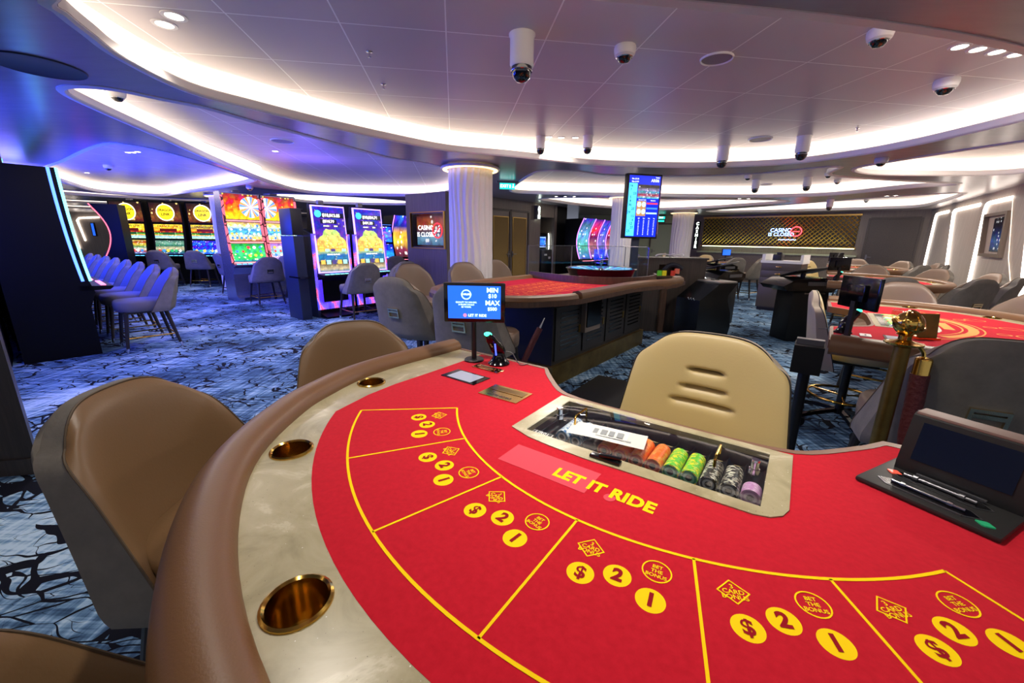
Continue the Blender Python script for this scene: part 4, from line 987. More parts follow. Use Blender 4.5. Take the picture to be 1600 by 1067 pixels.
for k in range(3):
    t = slot_triple('slot', 'black slot machine, ' + gl[k], gold_pos[k], R(-79) - PI / 2, 'slot machines with round gold emblems', goldtop, goldmid('art_goldmid%d' % k, ((250, 200, 40), (250, 170, 40), (130, 110, 60))[k]), lows[k], .82, 2.26,
        texts=(('DRAGON LINK', 'm', 0, .14, .075, w_red), ('$10,001.38', 'm', 0, .04, .07, w_gold), ('$570.10', 'm', 0, -.06, .055, w_green)))
    par = [o for o in kids(t) if o.name.startswith('screen')][2]; F_ = frame_of((.034, 1.70), (.046, 2.22), .006)
    F2 = frame_of((.062, 1.26), (.036, 1.64)); e = MB()
    e.box((0, .04, .0), (.42, .075, .002), 0, X=F2); e.box((0, -.06, .0), (.30, .06, .002), 1, X=F2); e.build('amount_bar', [M('bar_dark', (90, 16, 10), .3, 0, .9), M('bar_green', (20, 90, 40), .3, 0, .8)], [o for o in kids(t) if o.name.startswith('screen')][1])
    symbols([o for o in kids(t) if o.name.startswith('screen')][0], frame_of((.152, .84), (.078, 1.21)), .6, .10, 6, 1, SYM, 20 + k, .4, -.10)
    e = MB(); e.add([F_ @ Vector((.2 * math.cos(i * PI / 20), .2 * math.sin(i * PI / 20), 0)) for i in range(40)], [tuple(range(40))], 0)
    e.add([F_ @ Vector((.225 * math.cos(i * PI / 20), .225 * math.sin(i * PI / 20), -.001)) for i in range(40)], [tuple(range(40))], 1)
    e.text('DRAGON', .085, F_ @ T3(0, .06, .002), 2, .03); e.text('LINK', .10, F_ @ T3(0, -.05, .002), 2, .03)
    e.build('emblem', [M('em_gold', (224, 200, 24), .3, 0, 1.6), M('em_rim', (250, 250, 200), .3, 0, 2), M('em_ink', (90, 70, 0), .4, 0, .2)], par)
midp = art('art_pinkmid', [(0, (170, 90, 40)), (.2, (220, 210, 150)), (.4, (90, 180, 200)), (.6, (60, 140, 220)), (.8, (200, 220, 160)), (1, (210, 150, 60))], 1.5, 1.0, 8, (1.5, 1.2))
greenlow = art('art_green', [(0, (40, 120, 160)), (.15, (40, 190, 90)), (.5, (60, 220, 110)), (.85, (40, 180, 80)), (1, (20, 130, 70))], 1.4, .9, 7, (1.4, 1), accent=(240, 240, 220), acc=.5)
purplow = art('art_purp', [(0, (60, 70, 160)), (.15, (190, 150, 220)), (.5, (120, 200, 190)), (.85, (190, 140, 220)), (1, (130, 90, 180))], 1.4, .9, 7, (1.4, 1), accent=(250, 240, 250), acc=.5)
firemat = art('art_fire', fire, 1.7, .8, 8, (1.4, 1), accent=(255, 230, 90), acc=.8)
for k, (x, y) in enumerate(((-5.72, 8.85), (-5.27, 9.46))):
    t = slot_triple('slot', ('slot machine with pink lit sides, flames and green reels, beside the white column', 'slot machine with pink lit sides, flames and purple reels, by the tall dark cabinet')[k], (x, y), R(-38) - PI / 2, 'slot machines with pink lit sides', firemat, midp, (greenlow, purplow)[k], .72, 2.24, MATS['pink_panel'], 'slot_silver', wheel=(-1, 1)[k], texts=())
    sc_ = [o for o in kids(t) if o.name.startswith('screen')]
    symbols(sc_[0], frame_of((.152, .84), (.078, 1.21)), .56, .25, 5, 3, SYM, 3 + k, .38, .02); symbols(sc_[1], frame_of((.062, 1.26), (.036, 1.64)), .58, .34, 7, 4, SYM[:3], 9 + k, .3)
# tall portrait machines
bigart = art('art_tower', [(0, (120, 150, 170)), (.05, (210, 190, 150)), (.14, (70, 50, 30)), (.2, (40, 130, 190)), (.26, (30, 110, 190)), (.31, (180, 220, 160)), (.35, (245, 190, 70)), (.44, (245, 170, 80)), (.50, (150, 80, 150)), (.54, (90, 46, 190)), (.7, (76, 40, 195)), (.84, (60, 36, 200)), (1, (50, 40, 220))], .95, .6, 11, (1, 1.9), accent=(255, 235, 150), acc=.7)
def slot_tower(label, loc, rz, amounts, group):
    t = thing('slot_machine', label, 'slot machine', (*loc, 0), rz, group); w, h = .60, 1.90
    mb = MB(); mb.prism([(-.40, 0), (.26, 0), (.26, .03), (.05, .08), (.05, .62), (.12, .70), (.10, .74), (.0, 1.3), (.02, h), (-.05, h), (-.12, 1.5), (-.40, 1.5)], -.30, .30, 0, YB); mb.build('cabinet', MATS['slot_black'], t, sharp=20)
    mb = MB(); mb.prism([(-.42, .0), (.06, .0), (.06, 1.42), (-.42, 1.52)], -.345, -.302, 0, YB); mb.prism([(-.42, .0), (.06, .0), (.06, 1.42), (-.42, 1.52)], .302, .345, 0, YB); mb.build('side_panel', MATS['slot_navy'], t)
    mb = MB()
    for sx in (-1, 1): mb.box((sx * .29, .07, .78), (.105, .02, 1.28))
    mb.box((0, .07, .20), (.48, .02, .12)); mb.build('pixel_light', MATS['pixel_led'], t)
    mb = MB()
    A, B = (.125, .79), (.055, 1.86)
    F_ = frame_of(A, B, -.012); mb.box((0, 0, -.006), (.585, 1.115, .025), 0, X=F_); mb.build('screen_frame', M('led_lilac', (170, 140, 255), .3, 0, 2.2), t)
    s = pane(t, 'screen', bigart, .545, A, B); F_ = frame_of(A, B, .004)
    e = MB()
    for i, (a, z, sz) in enumerate(((amounts[0], .40, .07), (amounts[1], .30, .062), (amounts[2], .225, .03), (amounts[3], .225, .03))):
        x = (0.04, -.02, -.07, .10)[i]; e.text(a, sz, F_ @ T3(x, z, .002), 0, .03); e.box((x, z, 0), (sz * len(a) * .62 + .02, sz * 1.15, .001), 1, X=F_)
    e.text('BONUS FEATURE', .03, F_ @ T3(0, -.25, .002), 0, .02)
    e.build('lettering', [w_white, M('txt_box', (20, 20, 60), .3)], s)
    e = MB(); hp = [(-.26, -.14), (.26, -.14), (.25, -.02), (.21, .03), (.17, .05), (.15, .11), (.10, .155), (.04, .17), (-.03, .165), (-.08, .18), (-.13, .14), (-.15, .07), (-.20, .05), (-.25, .0)]
    q = [F_ @ Vector((x, y, .001)) for x, y in hp]; e.add(q, [tuple(range(len(q)))], 0, None, [[((x + .3) / .6, (y + .2) / .6) for x, y in hp]])
    e.build('coin_picture', art('art_heap', [(0, (245, 190, 80)), (.3, (250, 215, 100)), (.5, (205, 235, 120)), (.7, (180, 230, 120)), (1, (250, 225, 120))], 1.2, .9, 13, (1, 1), accent=(255, 250, 170), acc=.55), s)
    e = MB(); e.ball((-.19, .42, 0), .06, 0, 14, X=F_ @ Matrix.Diagonal((1, 1, .1, 1))); e.build('gem_picture', M('gem', (60, 190, 230), .2, 0, 1.4), s)
    rm = [M('reel_a', (230, 170, 70), .3, 0, 1.3), M('reel_b', (150, 220, 210), .3, 0, 1.3), M('reel_c', (70, 60, 120), .3, 0, 1)]
    for yy, hh in ((-.375, .07), (-.175, .045)):
        e = MB()
        for i in range(5): e.box((-.2 + .1 * i, yy, 0), (.075, hh, .001), i % 3, X=F_)
        e.build('reel_picture', rm, s)
    deck(t, .62, .06, .34, .76, MATS['slot_black'], M('btn_teal', (120, 220, 225), .3, 0, 1.4))
    mb = MB(); mb.box((-.0, .10, .775), (.2, .02, .075), X=T3(0, 0.0, 0)); mb.build('ticket_panel', M('tick_blue', (50, 110, 190), .3, 0, .8), t)
    mb = MB(); mb.box((0, -.2, h + .0), (.09, .08, .16)); mb.build('beacon', MATS['grey_metal'], t)
    return t
slot_tower('tall purple slot machine showing $10,013.85 over a heap of gold coins', (-3.20, 7.20), R(-38) - PI / 2, ('$10,013.85', '$510.79', 'MINOR', 'MINI'), 'tall purple slot machines')
slot_tower('tall purple slot machine showing $10,004.71 over a heap of gold coins', (-2.74, 7.79), R(-38) - PI / 2, ('$10,004.71', '$491.58', 'MINOR', 'MINI'), 'tall purple slot machines')
# dark cabinet standing before them
t = thing('end_cabinet', 'tall dark cabinet with black box on top, beside the tall purple machines', 'cabinet', (-3.56, 6.84, 0), R(-38) - PI / 2)
mb = MB(); mb.prism([(-.35, 0), (.12, 0), (.10, 1.38), (-.35, 1.38)], -.05, .11, 0, YB); mb.build('body', MATS['slot_navy'], t)
mb = MB(); mb.box((.02, -.12, 1.60), (.18, .42, .42), b=.01); mb.build('screen_box', MATS['black'], t)
mb = MB(); mb.box((.03, .0, .71), (.17, .4, .025)); mb.build('ledge', MATS['black_gloss'], t)
# curved cabinets (facing +y): one long bowed screen, lit edges
def slot_curved(label, loc, rz, group, scr, edge1, edge2, w=.52, h=2.0, bow=.16, body='slot_black', deckz=.80, bd=-.46):
    t = thing('slot_machine', label, 'slot machine', (*loc, 0), rz, group); N = 14
    def face(u):   # u 0..1 from deck to top
        z = deckz + .05 + (h - deckz - .05) * u
        return (.16 - bow * math.sin(PI * min(1, u * 1.02)) - .18 * u * (1 - u) + .10 * u * u, z) if bow > 0 else (.17 + bow * (1 - (1 - u) ** 2.3), z)
    pr = [(bd, 0), (.14, 0), (.14, .55), (.20, deckz - .08)] + [face(i / N) for i in range(N + 1)] + [(face(1)[0] - .07, h), (max(-.20, bd + .02), h), (bd, h)]
    mb = MB(); mb.prism(pr, -w / 2, w / 2, 0, YB); mb.build('cabinet', MATS[body], t, sharp=40)
    mb = MB()
    for i in range(N):
        a, b = face(i / N), face((i + 1) / N)
        mb.add([(-w * .43, a[0] + .006, a[1]), (w * .43, a[0] + .006, a[1]), (w * .43, b[0] + .006, b[1]), (-w * .43, b[0] + .006, b[1])], [(0, 1, 2, 3)], 0, None, [[(0, i / N), (1, i / N), (1, (i + 1) / N), (0, (i + 1) / N)]])
    mb.build('screen', scr, t, sharp=80)
    for sx in (-1, 1):
        mb = MB(); mb.tube([(sx * (w / 2 - .005), face(i / N)[0] + .012, face(i / N)[1]) for i in range(N + 1)], .013, 8, up=(1, 0, 0)); mb.build('edge_light', edge1, t)
        if edge2:
            mb = MB(); mb.tube([(sx * (w / 2 + .0), face(i / N)[0] - .048, face(i / N)[1]) for i in range(N + 1)], .013, 8, up=(1, 0, 0)); mb.build('edge_light', edge2, t)
    deck(t, w, .08, .36, deckz, MATS['slot_black'], M('btn_pink', (255, 130, 150), .3, 0, 1.6))
    return t
AU = Vector((math.cos(R(143)), math.sin(R(143)))); AN = Vector((math.cos(R(50)), math.sin(R(50))))
blue_scr = art('art_blue', [(0, (20, 40, 220)), (.3, (40, 90, 255)), (.5, (90, 60, 255)), (.75, (30, 70, 255)), (1, (20, 50, 220))], 3.2, .7, 8)
teal = M('led_cyan', (110, 220, 235), .3, 0, 3.0); deepblue = M('led_deep', (70, 110, 255), .3, 0, 4.0)
ordw = ['first', 'second', 'third', 'fourth', 'fifth', 'sixth', 'seventh', 'eighth']
a0 = Vector((-5.12, 4.78)) - AN * .12
strong_blue = art('art_blue_row', [(0, (16, 24, 240)), (.3, (20, 50, 255)), (.5, (40, 36, 255)), (.75, (16, 40, 255)), (1, (14, 30, 230))], 17.0, .5, 8, accent=(60, 80, 255))
for k in range(5):  # added back row, out of view; its screens throw blue on the ceiling
    q = a0 - AN * 1.0 + AU * .80 * k
    slot_curved('blue-lit slot machine, %s of the unseen row added back to back behind the blue-edged ones' % ordw[k], q, R(230) - PI / 2, 'added slot machines back to back with the blue-edged row', strong_blue, teal, deepblue, .72, 2.04, -.055)
for k in range(7):
    q = a0 + AU * .80 * k
    slot_curved('black slot machine with blue edge lights, %s facing the blue-lit stools' % ordw[k], q, R(50) - PI / 2, 'slot machines facing the blue-lit stools', strong_blue, teal, deepblue, .72, 2.04, -.055)
s0 = Vector((-4.56, 4.92)) + AN * .02
for k in range(8):
    q = s0 + AU * .80 * k
    place(stool2, q.x, q.y, 230, 'grey stool lit blue, %s in the row at the blue-edged slot machines' % ordw[k], 'blue-lit stools in a row')
slot_curved('unseen blue-lit slot machine added by the dark near pier at the left edge', (-4.75, 2.75), R(50) - PI / 2, 'added slot machines back to back with the blue-edged row', strong_blue, teal, deepblue, .72, 2.04, -.055)  # added out of frame to carry a blue fill lamp
# topper boxes on the first machine
t = thing('topper', 'black topper with small red and teal lights on the first blue-edged slot machine', 'sign', (a0.x - .25, a0.y - .15, 2.04), R(50) - PI / 2)
mb = MB(); mb.box((0, -.1, .0), (.4, .3, .30), b=.02); mb.box((.05, -.1, .18), (.16, .12, .12), b=.02); mb.build('body', MATS['black'], t)
mb = MB(); mb.box((-.12, .052, .08), (.08, .006, .03), 0); mb.box((.05, -.038, .2), (.09, .006, .05), 1); mb.build('light', [M('lt_teal', (90, 230, 230), .3, 0, 3), M('lt_red', (255, 80, 90), .3, 0, 3)], t)
redscr = art('art_red', [(0, (60, 110, 190)), (.3, (50, 120, 210)), (.42, (220, 225, 235)), (.46, (40, 30, 30)), (.7, (90, 20, 24)), (.85, (40, 20, 24)), (.95, (120, 190, 210)), (1, (60, 60, 70))], 1.0, .6, 6)
slot_curved('slot machine with red lit edge and curved screen, seen from its side', (-9.35, 9.75), R(205) - PI / 2, None, redscr, M('led_red', (255, 90, 100), .3, 0, 2.5), None, .44, 2.02, .14, bd=-.22)
purpc = [art('art_pc%d' % i, s, 1.6, .9, 8, (.7, 1.6), accent=(240, 230, 250)) for i, s in enumerate(([(0, (40, 60, 160)), (.3, (60, 160, 140)), (.6, (90, 150, 200)), (.85, (60, 90, 120)), (1, (30, 40, 160))], [(0, (60, 20, 130)), (.3, (150, 90, 100)), (.55, (90, 20, 80)), (.75, (220, 40, 80)), (1, (50, 20, 120))], [(0, (50, 40, 160)), (.4, (100, 90, 160)), (.7, (60, 70, 200)), (1, (40, 30, 140))]))]
edgep = M('led_violet', (190, 120, 255), .3, 0, 2.2)
cwords = ['leftmost', 'second', 'middle', 'fourth', 'rightmost']
for k in range(5):
    slot_curved('violet-edged curved slot machine, %s of the five seen above the roulette wheel' % cwords[k], (2.02 + .60 * k * .60, 12.25 + .60 * k * .80), R(-52) - PI / 2, 'violet-edged slot machines above the roulette wheel', purpc[(0, 1, 2, 1, 0)[k]], edgep, None, .52, 1.98, .12)
slot_triple('slot', 'small blue-lit slot machine between the tall purple machines and the wood wall', (-3.42, 10.75), R(-45) - PI / 2, None, art('art_bl1', [(0, (10, 20, 140)), (.3, (30, 70, 230)), (.5, (120, 180, 255)), (.7, (20, 40, 210)), (1, (10, 20, 120))], 1.6, .6, 8), blue_scr, art('art_bl2', [(0, (30, 60, 230)), (.3, (40, 150, 220)), (.6, (20, 60, 200)), (1, (14, 30, 160))], 1.5, .6, 8), .62, 1.72)
slot_curved('violet curved slot machine with gold picture, half hidden by the wood wall', (-3.12, 11.6), R(-50) - PI / 2, None, art('art_gc', [(0, (60, 30, 40)), (.2, (120, 40, 60)), (.4, (220, 190, 60)), (.6, (200, 140, 50)), (.75, (30, 40, 140)), (1, (40, 40, 200))], 1.6, .8, 8), edgep, None, .6, 1.95, .12)
# stools at these machines
GS = 'stools at the slot machines'
place(stool2, -2.62, 6.86, 138, 'grey stool before the tall purple machine showing $10,013.85', GS)
place(stool2, -2.14, 7.52, 138, 'grey stool before the tall purple machine showing $10,004.71', GS)
place(stool2, -5.06, 8.28, 140, 'grey stool before the machine with flames and green reels', GS)
place(stool2, -4.70, 8.98, 70, 'grey stool turned aside before the machine with flames and purple reels', GS)
place(stool2, -6.55, 9.6, 60, 'dark stool in front of the white column by the pink-lit machines', GS)
for k, (x, y) in enumerate(((-10.2, 10.75), (-9.33, 10.95), (-8.5, 11.15))): place(stool2, x, y, 101, 'grey stool before the ' + gl[k], GS)
place(stool2, -2.86, 9.55, 130, 'grey stool before the small blue-lit slot machine', GS)
# ------------------------------------------------------------------ roulette table
RO, RA_ = Vector((.32, 3.37)), R(51.5)
def ro(x, y, z=0): return on(x, y, z, (RO, RA_))
t = thing('roulette_table', 'long red roulette table with brown rails and dark cabinet base', 'table', (*RO, 0), RA_)
TOP = [(2.75, -.30), (2.3, -.33), (1.9, -.22), (1.5, -.12), (.35, -.12), (.10, -.06), (-.2, .12), (-.42, .42), (-.46, .8), (-.3, 1.2), (.05, 1.42), (.5, 1.46), (1.6, 1.46), (2.75, 1.46)]
mb = MB(); mb.prism(TOP[::-1], ZT - .05, ZT - .006); mb.build('tabletop', MATS['wood_brown'], t)
mb = MB(); FE = [(2.6, -.22), (2.3, -.25), (1.9, -.16), (1.5, -.06), (.35, -.06), (.13, 0), (-.14, .16), (-.34, .44), (-.38, .8), (-.25, 1.14), (.08, 1.33), (.5, 1.37), (1.6, 1.37), (1.75, 1.37), (1.6, .9), (1.7, .5), (2.0, .2), (2.6, .1)]
mb.fill([FE], ZT - .006, ZT); mb.build('felt', M('felt_crimson', (180, 26, 56), .9, spec=.1), t)
prr = [(-.02, 0), (-.01, .03), (.03, .045), (.08, .035), (.10, 0), (.09, -.045), (.05, -.065), (.0, -.05)]
railp = spline([(1.6, 1.42), (.5, 1.41), (.05, 1.37), (-.29, 1.17), (-.41, .8), (-.37, .43), (-.16, .13), (.11, -.03), (.30, -.085)], 5, False)
mb = MB(); mb.sweep([(x, y, ZT) for x, y in railp], [(-a, b) for a, b in prr]); mb.build('padded_rail', MATS['rail_leather'], t)
mb = MB(); mb.sweep([(x, y, ZT + .01) for x, y in spline([(.33, -.10), (.9, -.10), (1.4, -.10), (1.8, -.17), (2.2, -.29), (2.62, -.30), (2.72, -.2)], 6, False)], [(-a, b * 1.2) for a, b in prr]); mb.build('dealer_rail', MATS['rail_leather'], t)
mb = MB(); ap = spline([(1.62, 1.40), (1.52, 1.05), (1.44, .70), (1.50, .33), (1.72, .07), (2.05, -.04), (2.4, -.02), (2.62, .08)], 6, False)
mb.sweep([(x, y, ZT) for x, y in ap], [(-.014, 0), (.014, 0), (.014, .085), (-.014, .085)]); mb.build('wheel_guard', MATS['wood_brown'], t)
mb = MB(); z = ZT + .0012
for i in range(13): ribbon(mb, [(.0 + i * .112, .40), (.0 + i * .112, .94)], .008, z)
for j in range(4): ribbon(mb, [(0, .40 + j * .18), (1.344, .40 + j * .18)], .008, z)
for a in ((0, .28), (0, .14)): ribbon(mb, [(0, a[1]), (1.344, a[1])], .008, z)
for i in range(4): ribbon(mb, [(i * .448, .28), (i * .448, .40)], .008, z)
for i in range(7): ribbon(mb, [(i * .224, .14), (i * .224, .28)], .008, z)
n = 1
for i in range(12):
    for j in range(3): mb.text(str(n), .085, T3(.056 + i * .112, .49 + j * .18, z + .0005, PI), 0, .03); n += 1
for i, s in enumerate(('1st 12', '2nd 12', '3rd 12')): mb.text(s, .07, T3(.224 + i * .448, .34, z + .0005, PI), 0, .02)
ribbon(mb, [(.75 + .55 * math.cos(i * PI / 16), .02 + .055 * math.sin(i * PI / 16)) for i in range(32)], .008, z, closed=True)
mb.build('felt_layout', M('felt_orange', (238, 120, 62), .8, spec=.1), t)
mb = MB(); mb.prism([(.30, .16), (2.5, .16), (2.5, 1.15), (.30, 1.15)], .2, ZT - .05); b = mb.build('cabinet_base', M('base_black', (22, 20, 20), .6), t)
mb = MB(); mb.prism([(.26, .12), (2.54, .12), (2.54, 1.2), (.26, 1.2)], 0, .2); mb.build('plinth', MATS['brass_dull'], t)
for i in range(4):
    x = .58 + i * .54; mb = MB(); mb.box((x, .152, .50), (.5, .014, .52)); d = mb.build('cabinet_door', M('door_black', (30, 27, 26), .5), t)
    e = MB()
    for q in range(9): e.box((x, .143, .34 + q * .045), (.34, .006, .014))
    e.build('louvre', MATS['black_gloss'], d)
    e = MB(); e.box((x + .2, .142, .50), (.03, .01, .08)); e.build('handle', MATS['gold'], d)
mb = MB(); mb.box((.98, .12, .62), (.34, .05, .34), 0); mb.box((.98, .09, .64), (.30, .02, .27), 1); mb.build('monitor', [M('taupe2', (110, 98, 90), .5), MATS['black_gloss']], t)
t = thing('roulette_spinner', 'round roulette wheel glowing turquoise with a silver turret', 'roulette wheel', ro(2.06, .58, ZT), RA_)
mb = MB(); mb.lathe([(.0003, 0), (.36, 0), (.40, .03), (.42, .09), (.44, .13), (.455, .15), (.44, .158), (.40, .15)], 48, cap1=False); mb.build('bowl', MATS['black_gloss'], t)
g = NT('wheel_blue'); tc = g.n('TexCoord').outputs['Object']; gr = g.n('TexGradient', {'Vector': tc}, gradient_type='RADIAL')
rad = g.n('VectorMath', {0: tc}, operation='LENGTH').outputs['Value']
seg = g.math('FRACT', g.math('MULTIPLY', gr.outputs[0], 19.0)); c = g.mix(g.math('GREATER_THAN', seg, .5), lin((20, 60, 190)), lin((60, 210, 235)))
g.to((0, 0, 0, 1), 'Base Color'); g.to(c, 'Emission Color'); g.to(.85, 'Emission Strength'); g.to(.1, 'Roughness')
mb = MB(); mb.lathe([(.0003, .09), (.15, .12), (.27, .135), (.395, .15)], 48, cap0=False, cap1=False); mb.build('rotor', g.m, t)
mb = MB(); mb.lathe([(.0003, .10), (.05, .10), (.03, .14), (.014, .16), (.014, .20), (.03, .215), (.02, .24), (.012, .26), (.018, .28), (.0003, .30)], 20); mb.box((0, 0, .215), (.14, .012, .012)); mb.box((0, 0, .215), (.012, .14, .012)); mb.build('turret', MATS['chrome'], t)
t = thing('acrylic_box', 'small clear acrylic box standing over the turret of the roulette wheel', 'box', ro(2.06, .58, ZT), RA_)
mb = MB()
for a, b_ in (((-.075, -.075), (.075, -.075)), ((.075, -.075), (.075, .075)), ((.075, .075), (-.075, .075)), ((-.075, .075), (-.075, -.075))): mb.box(((a[0] + b_[0]) / 2, (a[1] + b_[1]) / 2, .27), (abs(a[0] - b_[0]) + .004, abs(a[1] - b_[1]) + .004, .24))
mb.build('wall', thin_glass('glass_clear', (226, 238, 246)), t)
t = thing('glass_guard', 'clear glass guard with metal edges standing round the roulette wheel', 'screen', (*RO, 0), RA_)
gp = [(1.62, 1.44), (2.0, 1.30), (2.35, 1.2), (2.62, .95), (2.72, .55), (2.70, .2)]
mb = MB(); mb.sweep([(x, y, ZT + .0) for x, y in gp], [(-.004, 0), (.004, 0), (.004, .42), (-.004, .42)]); mb.build('pane', MATS['glass'], t)
for x, y in gp:
    mb = MB(); mb.cyl((x, y, ZT), (x, y, ZT + .42), .006, seg=8); mb.build('post', MATS['grey_metal'], t)
mb = MB(); mb.tube([(x, y, ZT + .42) for x, y in gp], .005, 6); mb.build('top_edge', MATS['grey_metal'], t)
# its stools
GR = 'stools round the roulette table'
def place_s(x, y, f, lab, s):
    place(stool1, x, y, f, lab, GR)
tall1 = place(stool1, -.25, 3.19, 65, 'grey-backed stool at the roulette table, partly behind the blue limit display', GR)
tall2 = place(stool1, -.86, 3.70, 62, 'grey-backed stool with brass handle, left of the blue limit display', GR)
for q in (tall1, tall2): q.scale = (1.03, 1.03, 1.09)
for k, (x, y, f, l) in enumerate(((-1.12, 5.0, -48, 'left of the white column'), (-.52, 5.45, -55, 'right before the white column'), (-.12, 6.35, -52, 'before the gold panelled doors'))): place(stool1, x, y, f, 'brown leather stool facing the roulette table, ' + l, GR)

# portrait results display
t = thing('results_display', 'tall portrait screen of roulette results on a dark post', 'screen', (1.80, 5.95, 0), 0)
mb = MB(); mb.box((-.03, .10, .71), (.10, .06, 1.42)); mb.lathe([(.0003, 0), (.2, 0), (.2, .015), (.05, .03), (.0003, .03)], 24, X=T3(-.03, .1, 0)); mb.build('post', M('post_blue', (58, 66, 82), .4, .4), t)
DX = T3(0, .0, 1.845, R(14)) @ Matrix.Rotation(R(90), 4, 'X')
mb = MB(); mb.box((0, 0, -.03), (.53, .86, .085), 0, X=DX, b=.006); mb.build('housing', MATS['black'], t)
mb = MB(); mb.box((.262, 0, .0), (.01, .76, .014), 0, X=DX); mb.build('edge_light', M('led_rose', (235, 150, 235), .3, 0, 3), t)
X = DX @ T3(0, 0, .0145)
mb = MB(); mb.quad((-.24, -.405, 0), (.24, -.405, 0), (.24, .405, 0), (-.24, .405, 0), 0, X); s = mb.build('screen', M('disp_blue', (16, 40, 205), .2, 0, 1.2), t)
mb = MB(); mb.box((-.175, -.045, .001), (.125, .70, .001), 0, X=X); mb.build('number_column', M('disp_cyan', (80, 220, 245), .3, 0, 1.3), s)
mb = MB()
for i, (n, dx) in enumerate(((16, -.03), (7, -.03), (33, .03), (5, -.03), (8, -.03), (36, -.03), (20, .02), (29, -.04), (15, .02), (6, .03), (12, .0), (20, .02), (25, -.03))): mb.text(str(n), .05, X @ T3(-.175 + dx, .27 - i * .05, .003), 0, .02)
mb.build('number', M('disp_ink', (10, 60, 110), .4, 0, .2), s)
mb = MB(); mb.quad((-.10, .11, .001), (.235, .11, .001), (.235, .29, .001), (-.10, .29, .001), 0, X); mb.build('picture', art('art_cas', [(0, (60, 200, 220)), (.25, (190, 40, 80)), (.45, (40, 160, 190)), (.6, (150, 140, 190)), (.8, (60, 50, 50)), (1, (40, 36, 36))], 1.0, 1.0, 7, (1.5, 1)), s)
mb = MB(); mb.quad((-.10, -.125, .001), (.045, -.125, .001), (.045, .075, .001), (-.10, .075, .001), 0, X); mb.build('picture', M('disp_tan', (190, 140, 90), .3, 0, .9), s)
mb = MB()
for x in (-.062, .010):
    for y in (.03, -.065): mb.add([X @ Vector((x + .032 * math.cos(i * PI / 10), y + .036 * math.sin(i * PI / 10), .002)) for i in range(20)], [tuple(range(20))])
mb.build('disc', M('disp_mint', (190, 240, 230), .3, 0, 1.1), s)
mb = MB()
for q, y in ((0, .045), (1, -.02), (2, -.085)):
    mb.box((.14, y, .001), (.17, .022, .001), (0, 1, 2)[q], X=X)
mb.build('bar', [M('disp_red', (230, 60, 90), .3, 0, 1.2), M('disp_sky', (60, 130, 250), .3, 0, 1.2), M('disp_pale', (170, 210, 250), .3, 0, 1.2)], s)
mb = MB(); mb.text('AR06', .055, X @ T3(.155, .345, .002), 0, .02); mb.text('Min $5.00', .026, X @ T3(-.15, .36, .002), 0, .02); mb.text('Max $100', .026, X @ T3(-.15, .325, .002), 0, .02); mb.text('TABLE', .022, X @ T3(.19, .385, .002), 0, .02)
mb.text('Hot & Cold', .024, X @ T3(-.02, .09, .002), 0, .02); mb.text('Statistics', .022, X @ T3(.15, .085, .002), 0, .02)
for c_ in range(4):
    mb.text(('Ball', 'Run', 'Win', 'Pay')[c_], .02, X @ T3(-.05 + c_ * .08, -.155, .002), 0, .02)
    for r_ in range(10): mb.text(str((r_ * 7 + c_ * 13) % 90 + 10), .018, X @ T3(-.05 + c_ * .08, -.185 - r_ * .021, .002), 0, .02)
mb.build('lettering', M('disp_white', (225, 240, 255), .3, 0, 1.3), s)

# wooden chip cabinet behind the roulette table
t = thing('chip_cabinet', 'low wood cabinet with an open niche at the far end of the roulette table', 'cabinet', (2.42, 6.35, 0), R(-3))
mb = MB(); mb.fill([[(-.5, .0), (.5, .0), (.5, 1.12), (-.5, 1.12)], [(-.2, .86), (-.2, 1.04), (.08, 1.04), (.08, .86)]], -.15, .15, 0, Matrix(((1, 0, 0, 0), (0, 0, 1, 0), (0, 1, 0, 0), (0, 0, 0, 1)))); mb.build('carcass', MATS['wood_dark'], t)
mb = MB(); mb.box((0, 0, 1.13), (1.04, .34, .025)); mb.build('top', MATS['wood_dark'], t)
mb = MB(); mb.box((-.06, .12, .95), (.28, .02, .18)); mb.build('niche_back', M('card_tan', (150, 124, 100), .8), t)
o = MB(); o.tube(spline([(-.14, -.19, .90), (-.13, -.19, .97), (-.05, -.19, 1.035), (.05, -.19, 1.03), (.12, -.19, .98)], 5, False), .035, 8, up=(0, 1, 0)); tag(o.build('bag', M('bag_navy', (22, 24, 38), .7), None, (2.42, 6.33, 0), R(-3)), 'black arched bag hanging in front of the wood cabinet niche', 'bag')
for i, (x, z, mt, nm) in enumerate(((-.20, .87, 'chip_green_a', 'green and yellow'), (-.13, .87, 'chip_green_b', 'yellowish green'), (.0, .87, 'chip_orange_f0', 'red'), (.06, .90, 'chip_orange_f1', 'pale coral'))):
    o = MB(); o.lathe([(.0003, 0), (.036, 0), (.036, .075), (.0003, .075)], 20); tag(o.build('chip_roll', MATS[mt], None, (2.40 + x * 1.0, 6.13, z + .012)), '%s chips heaped before the niche of the wood cabinet' % nm, 'chips', 'chips before the wood cabinet')
o = MB(); o.box((2.30, 6.11, .868), (.44, .16, .028)); o.box((2.30, 6.15, .427), (.08, .06, .854)); tag(o.build('shelf', MATS['wood_brown']), 'narrow brown shelf in front of the wood cabinet carrying loose chips', 'shelf')
o = MB()
for k in range(2): o.tube([(2.30 + .22 * k + (.11 - .02 * k) * math.cos(i * PI / 12), 6.33 + .05 * math.sin(i * PI / 12), 1.155 + .035 * abs(math.sin(i * PI / 12 + k))) for i in range(24)], .009, 6, True)
tag(o.build('cable', MATS['white_plastic']), 'coiled white cable lying on top of the wood chip cabinet', 'cable')
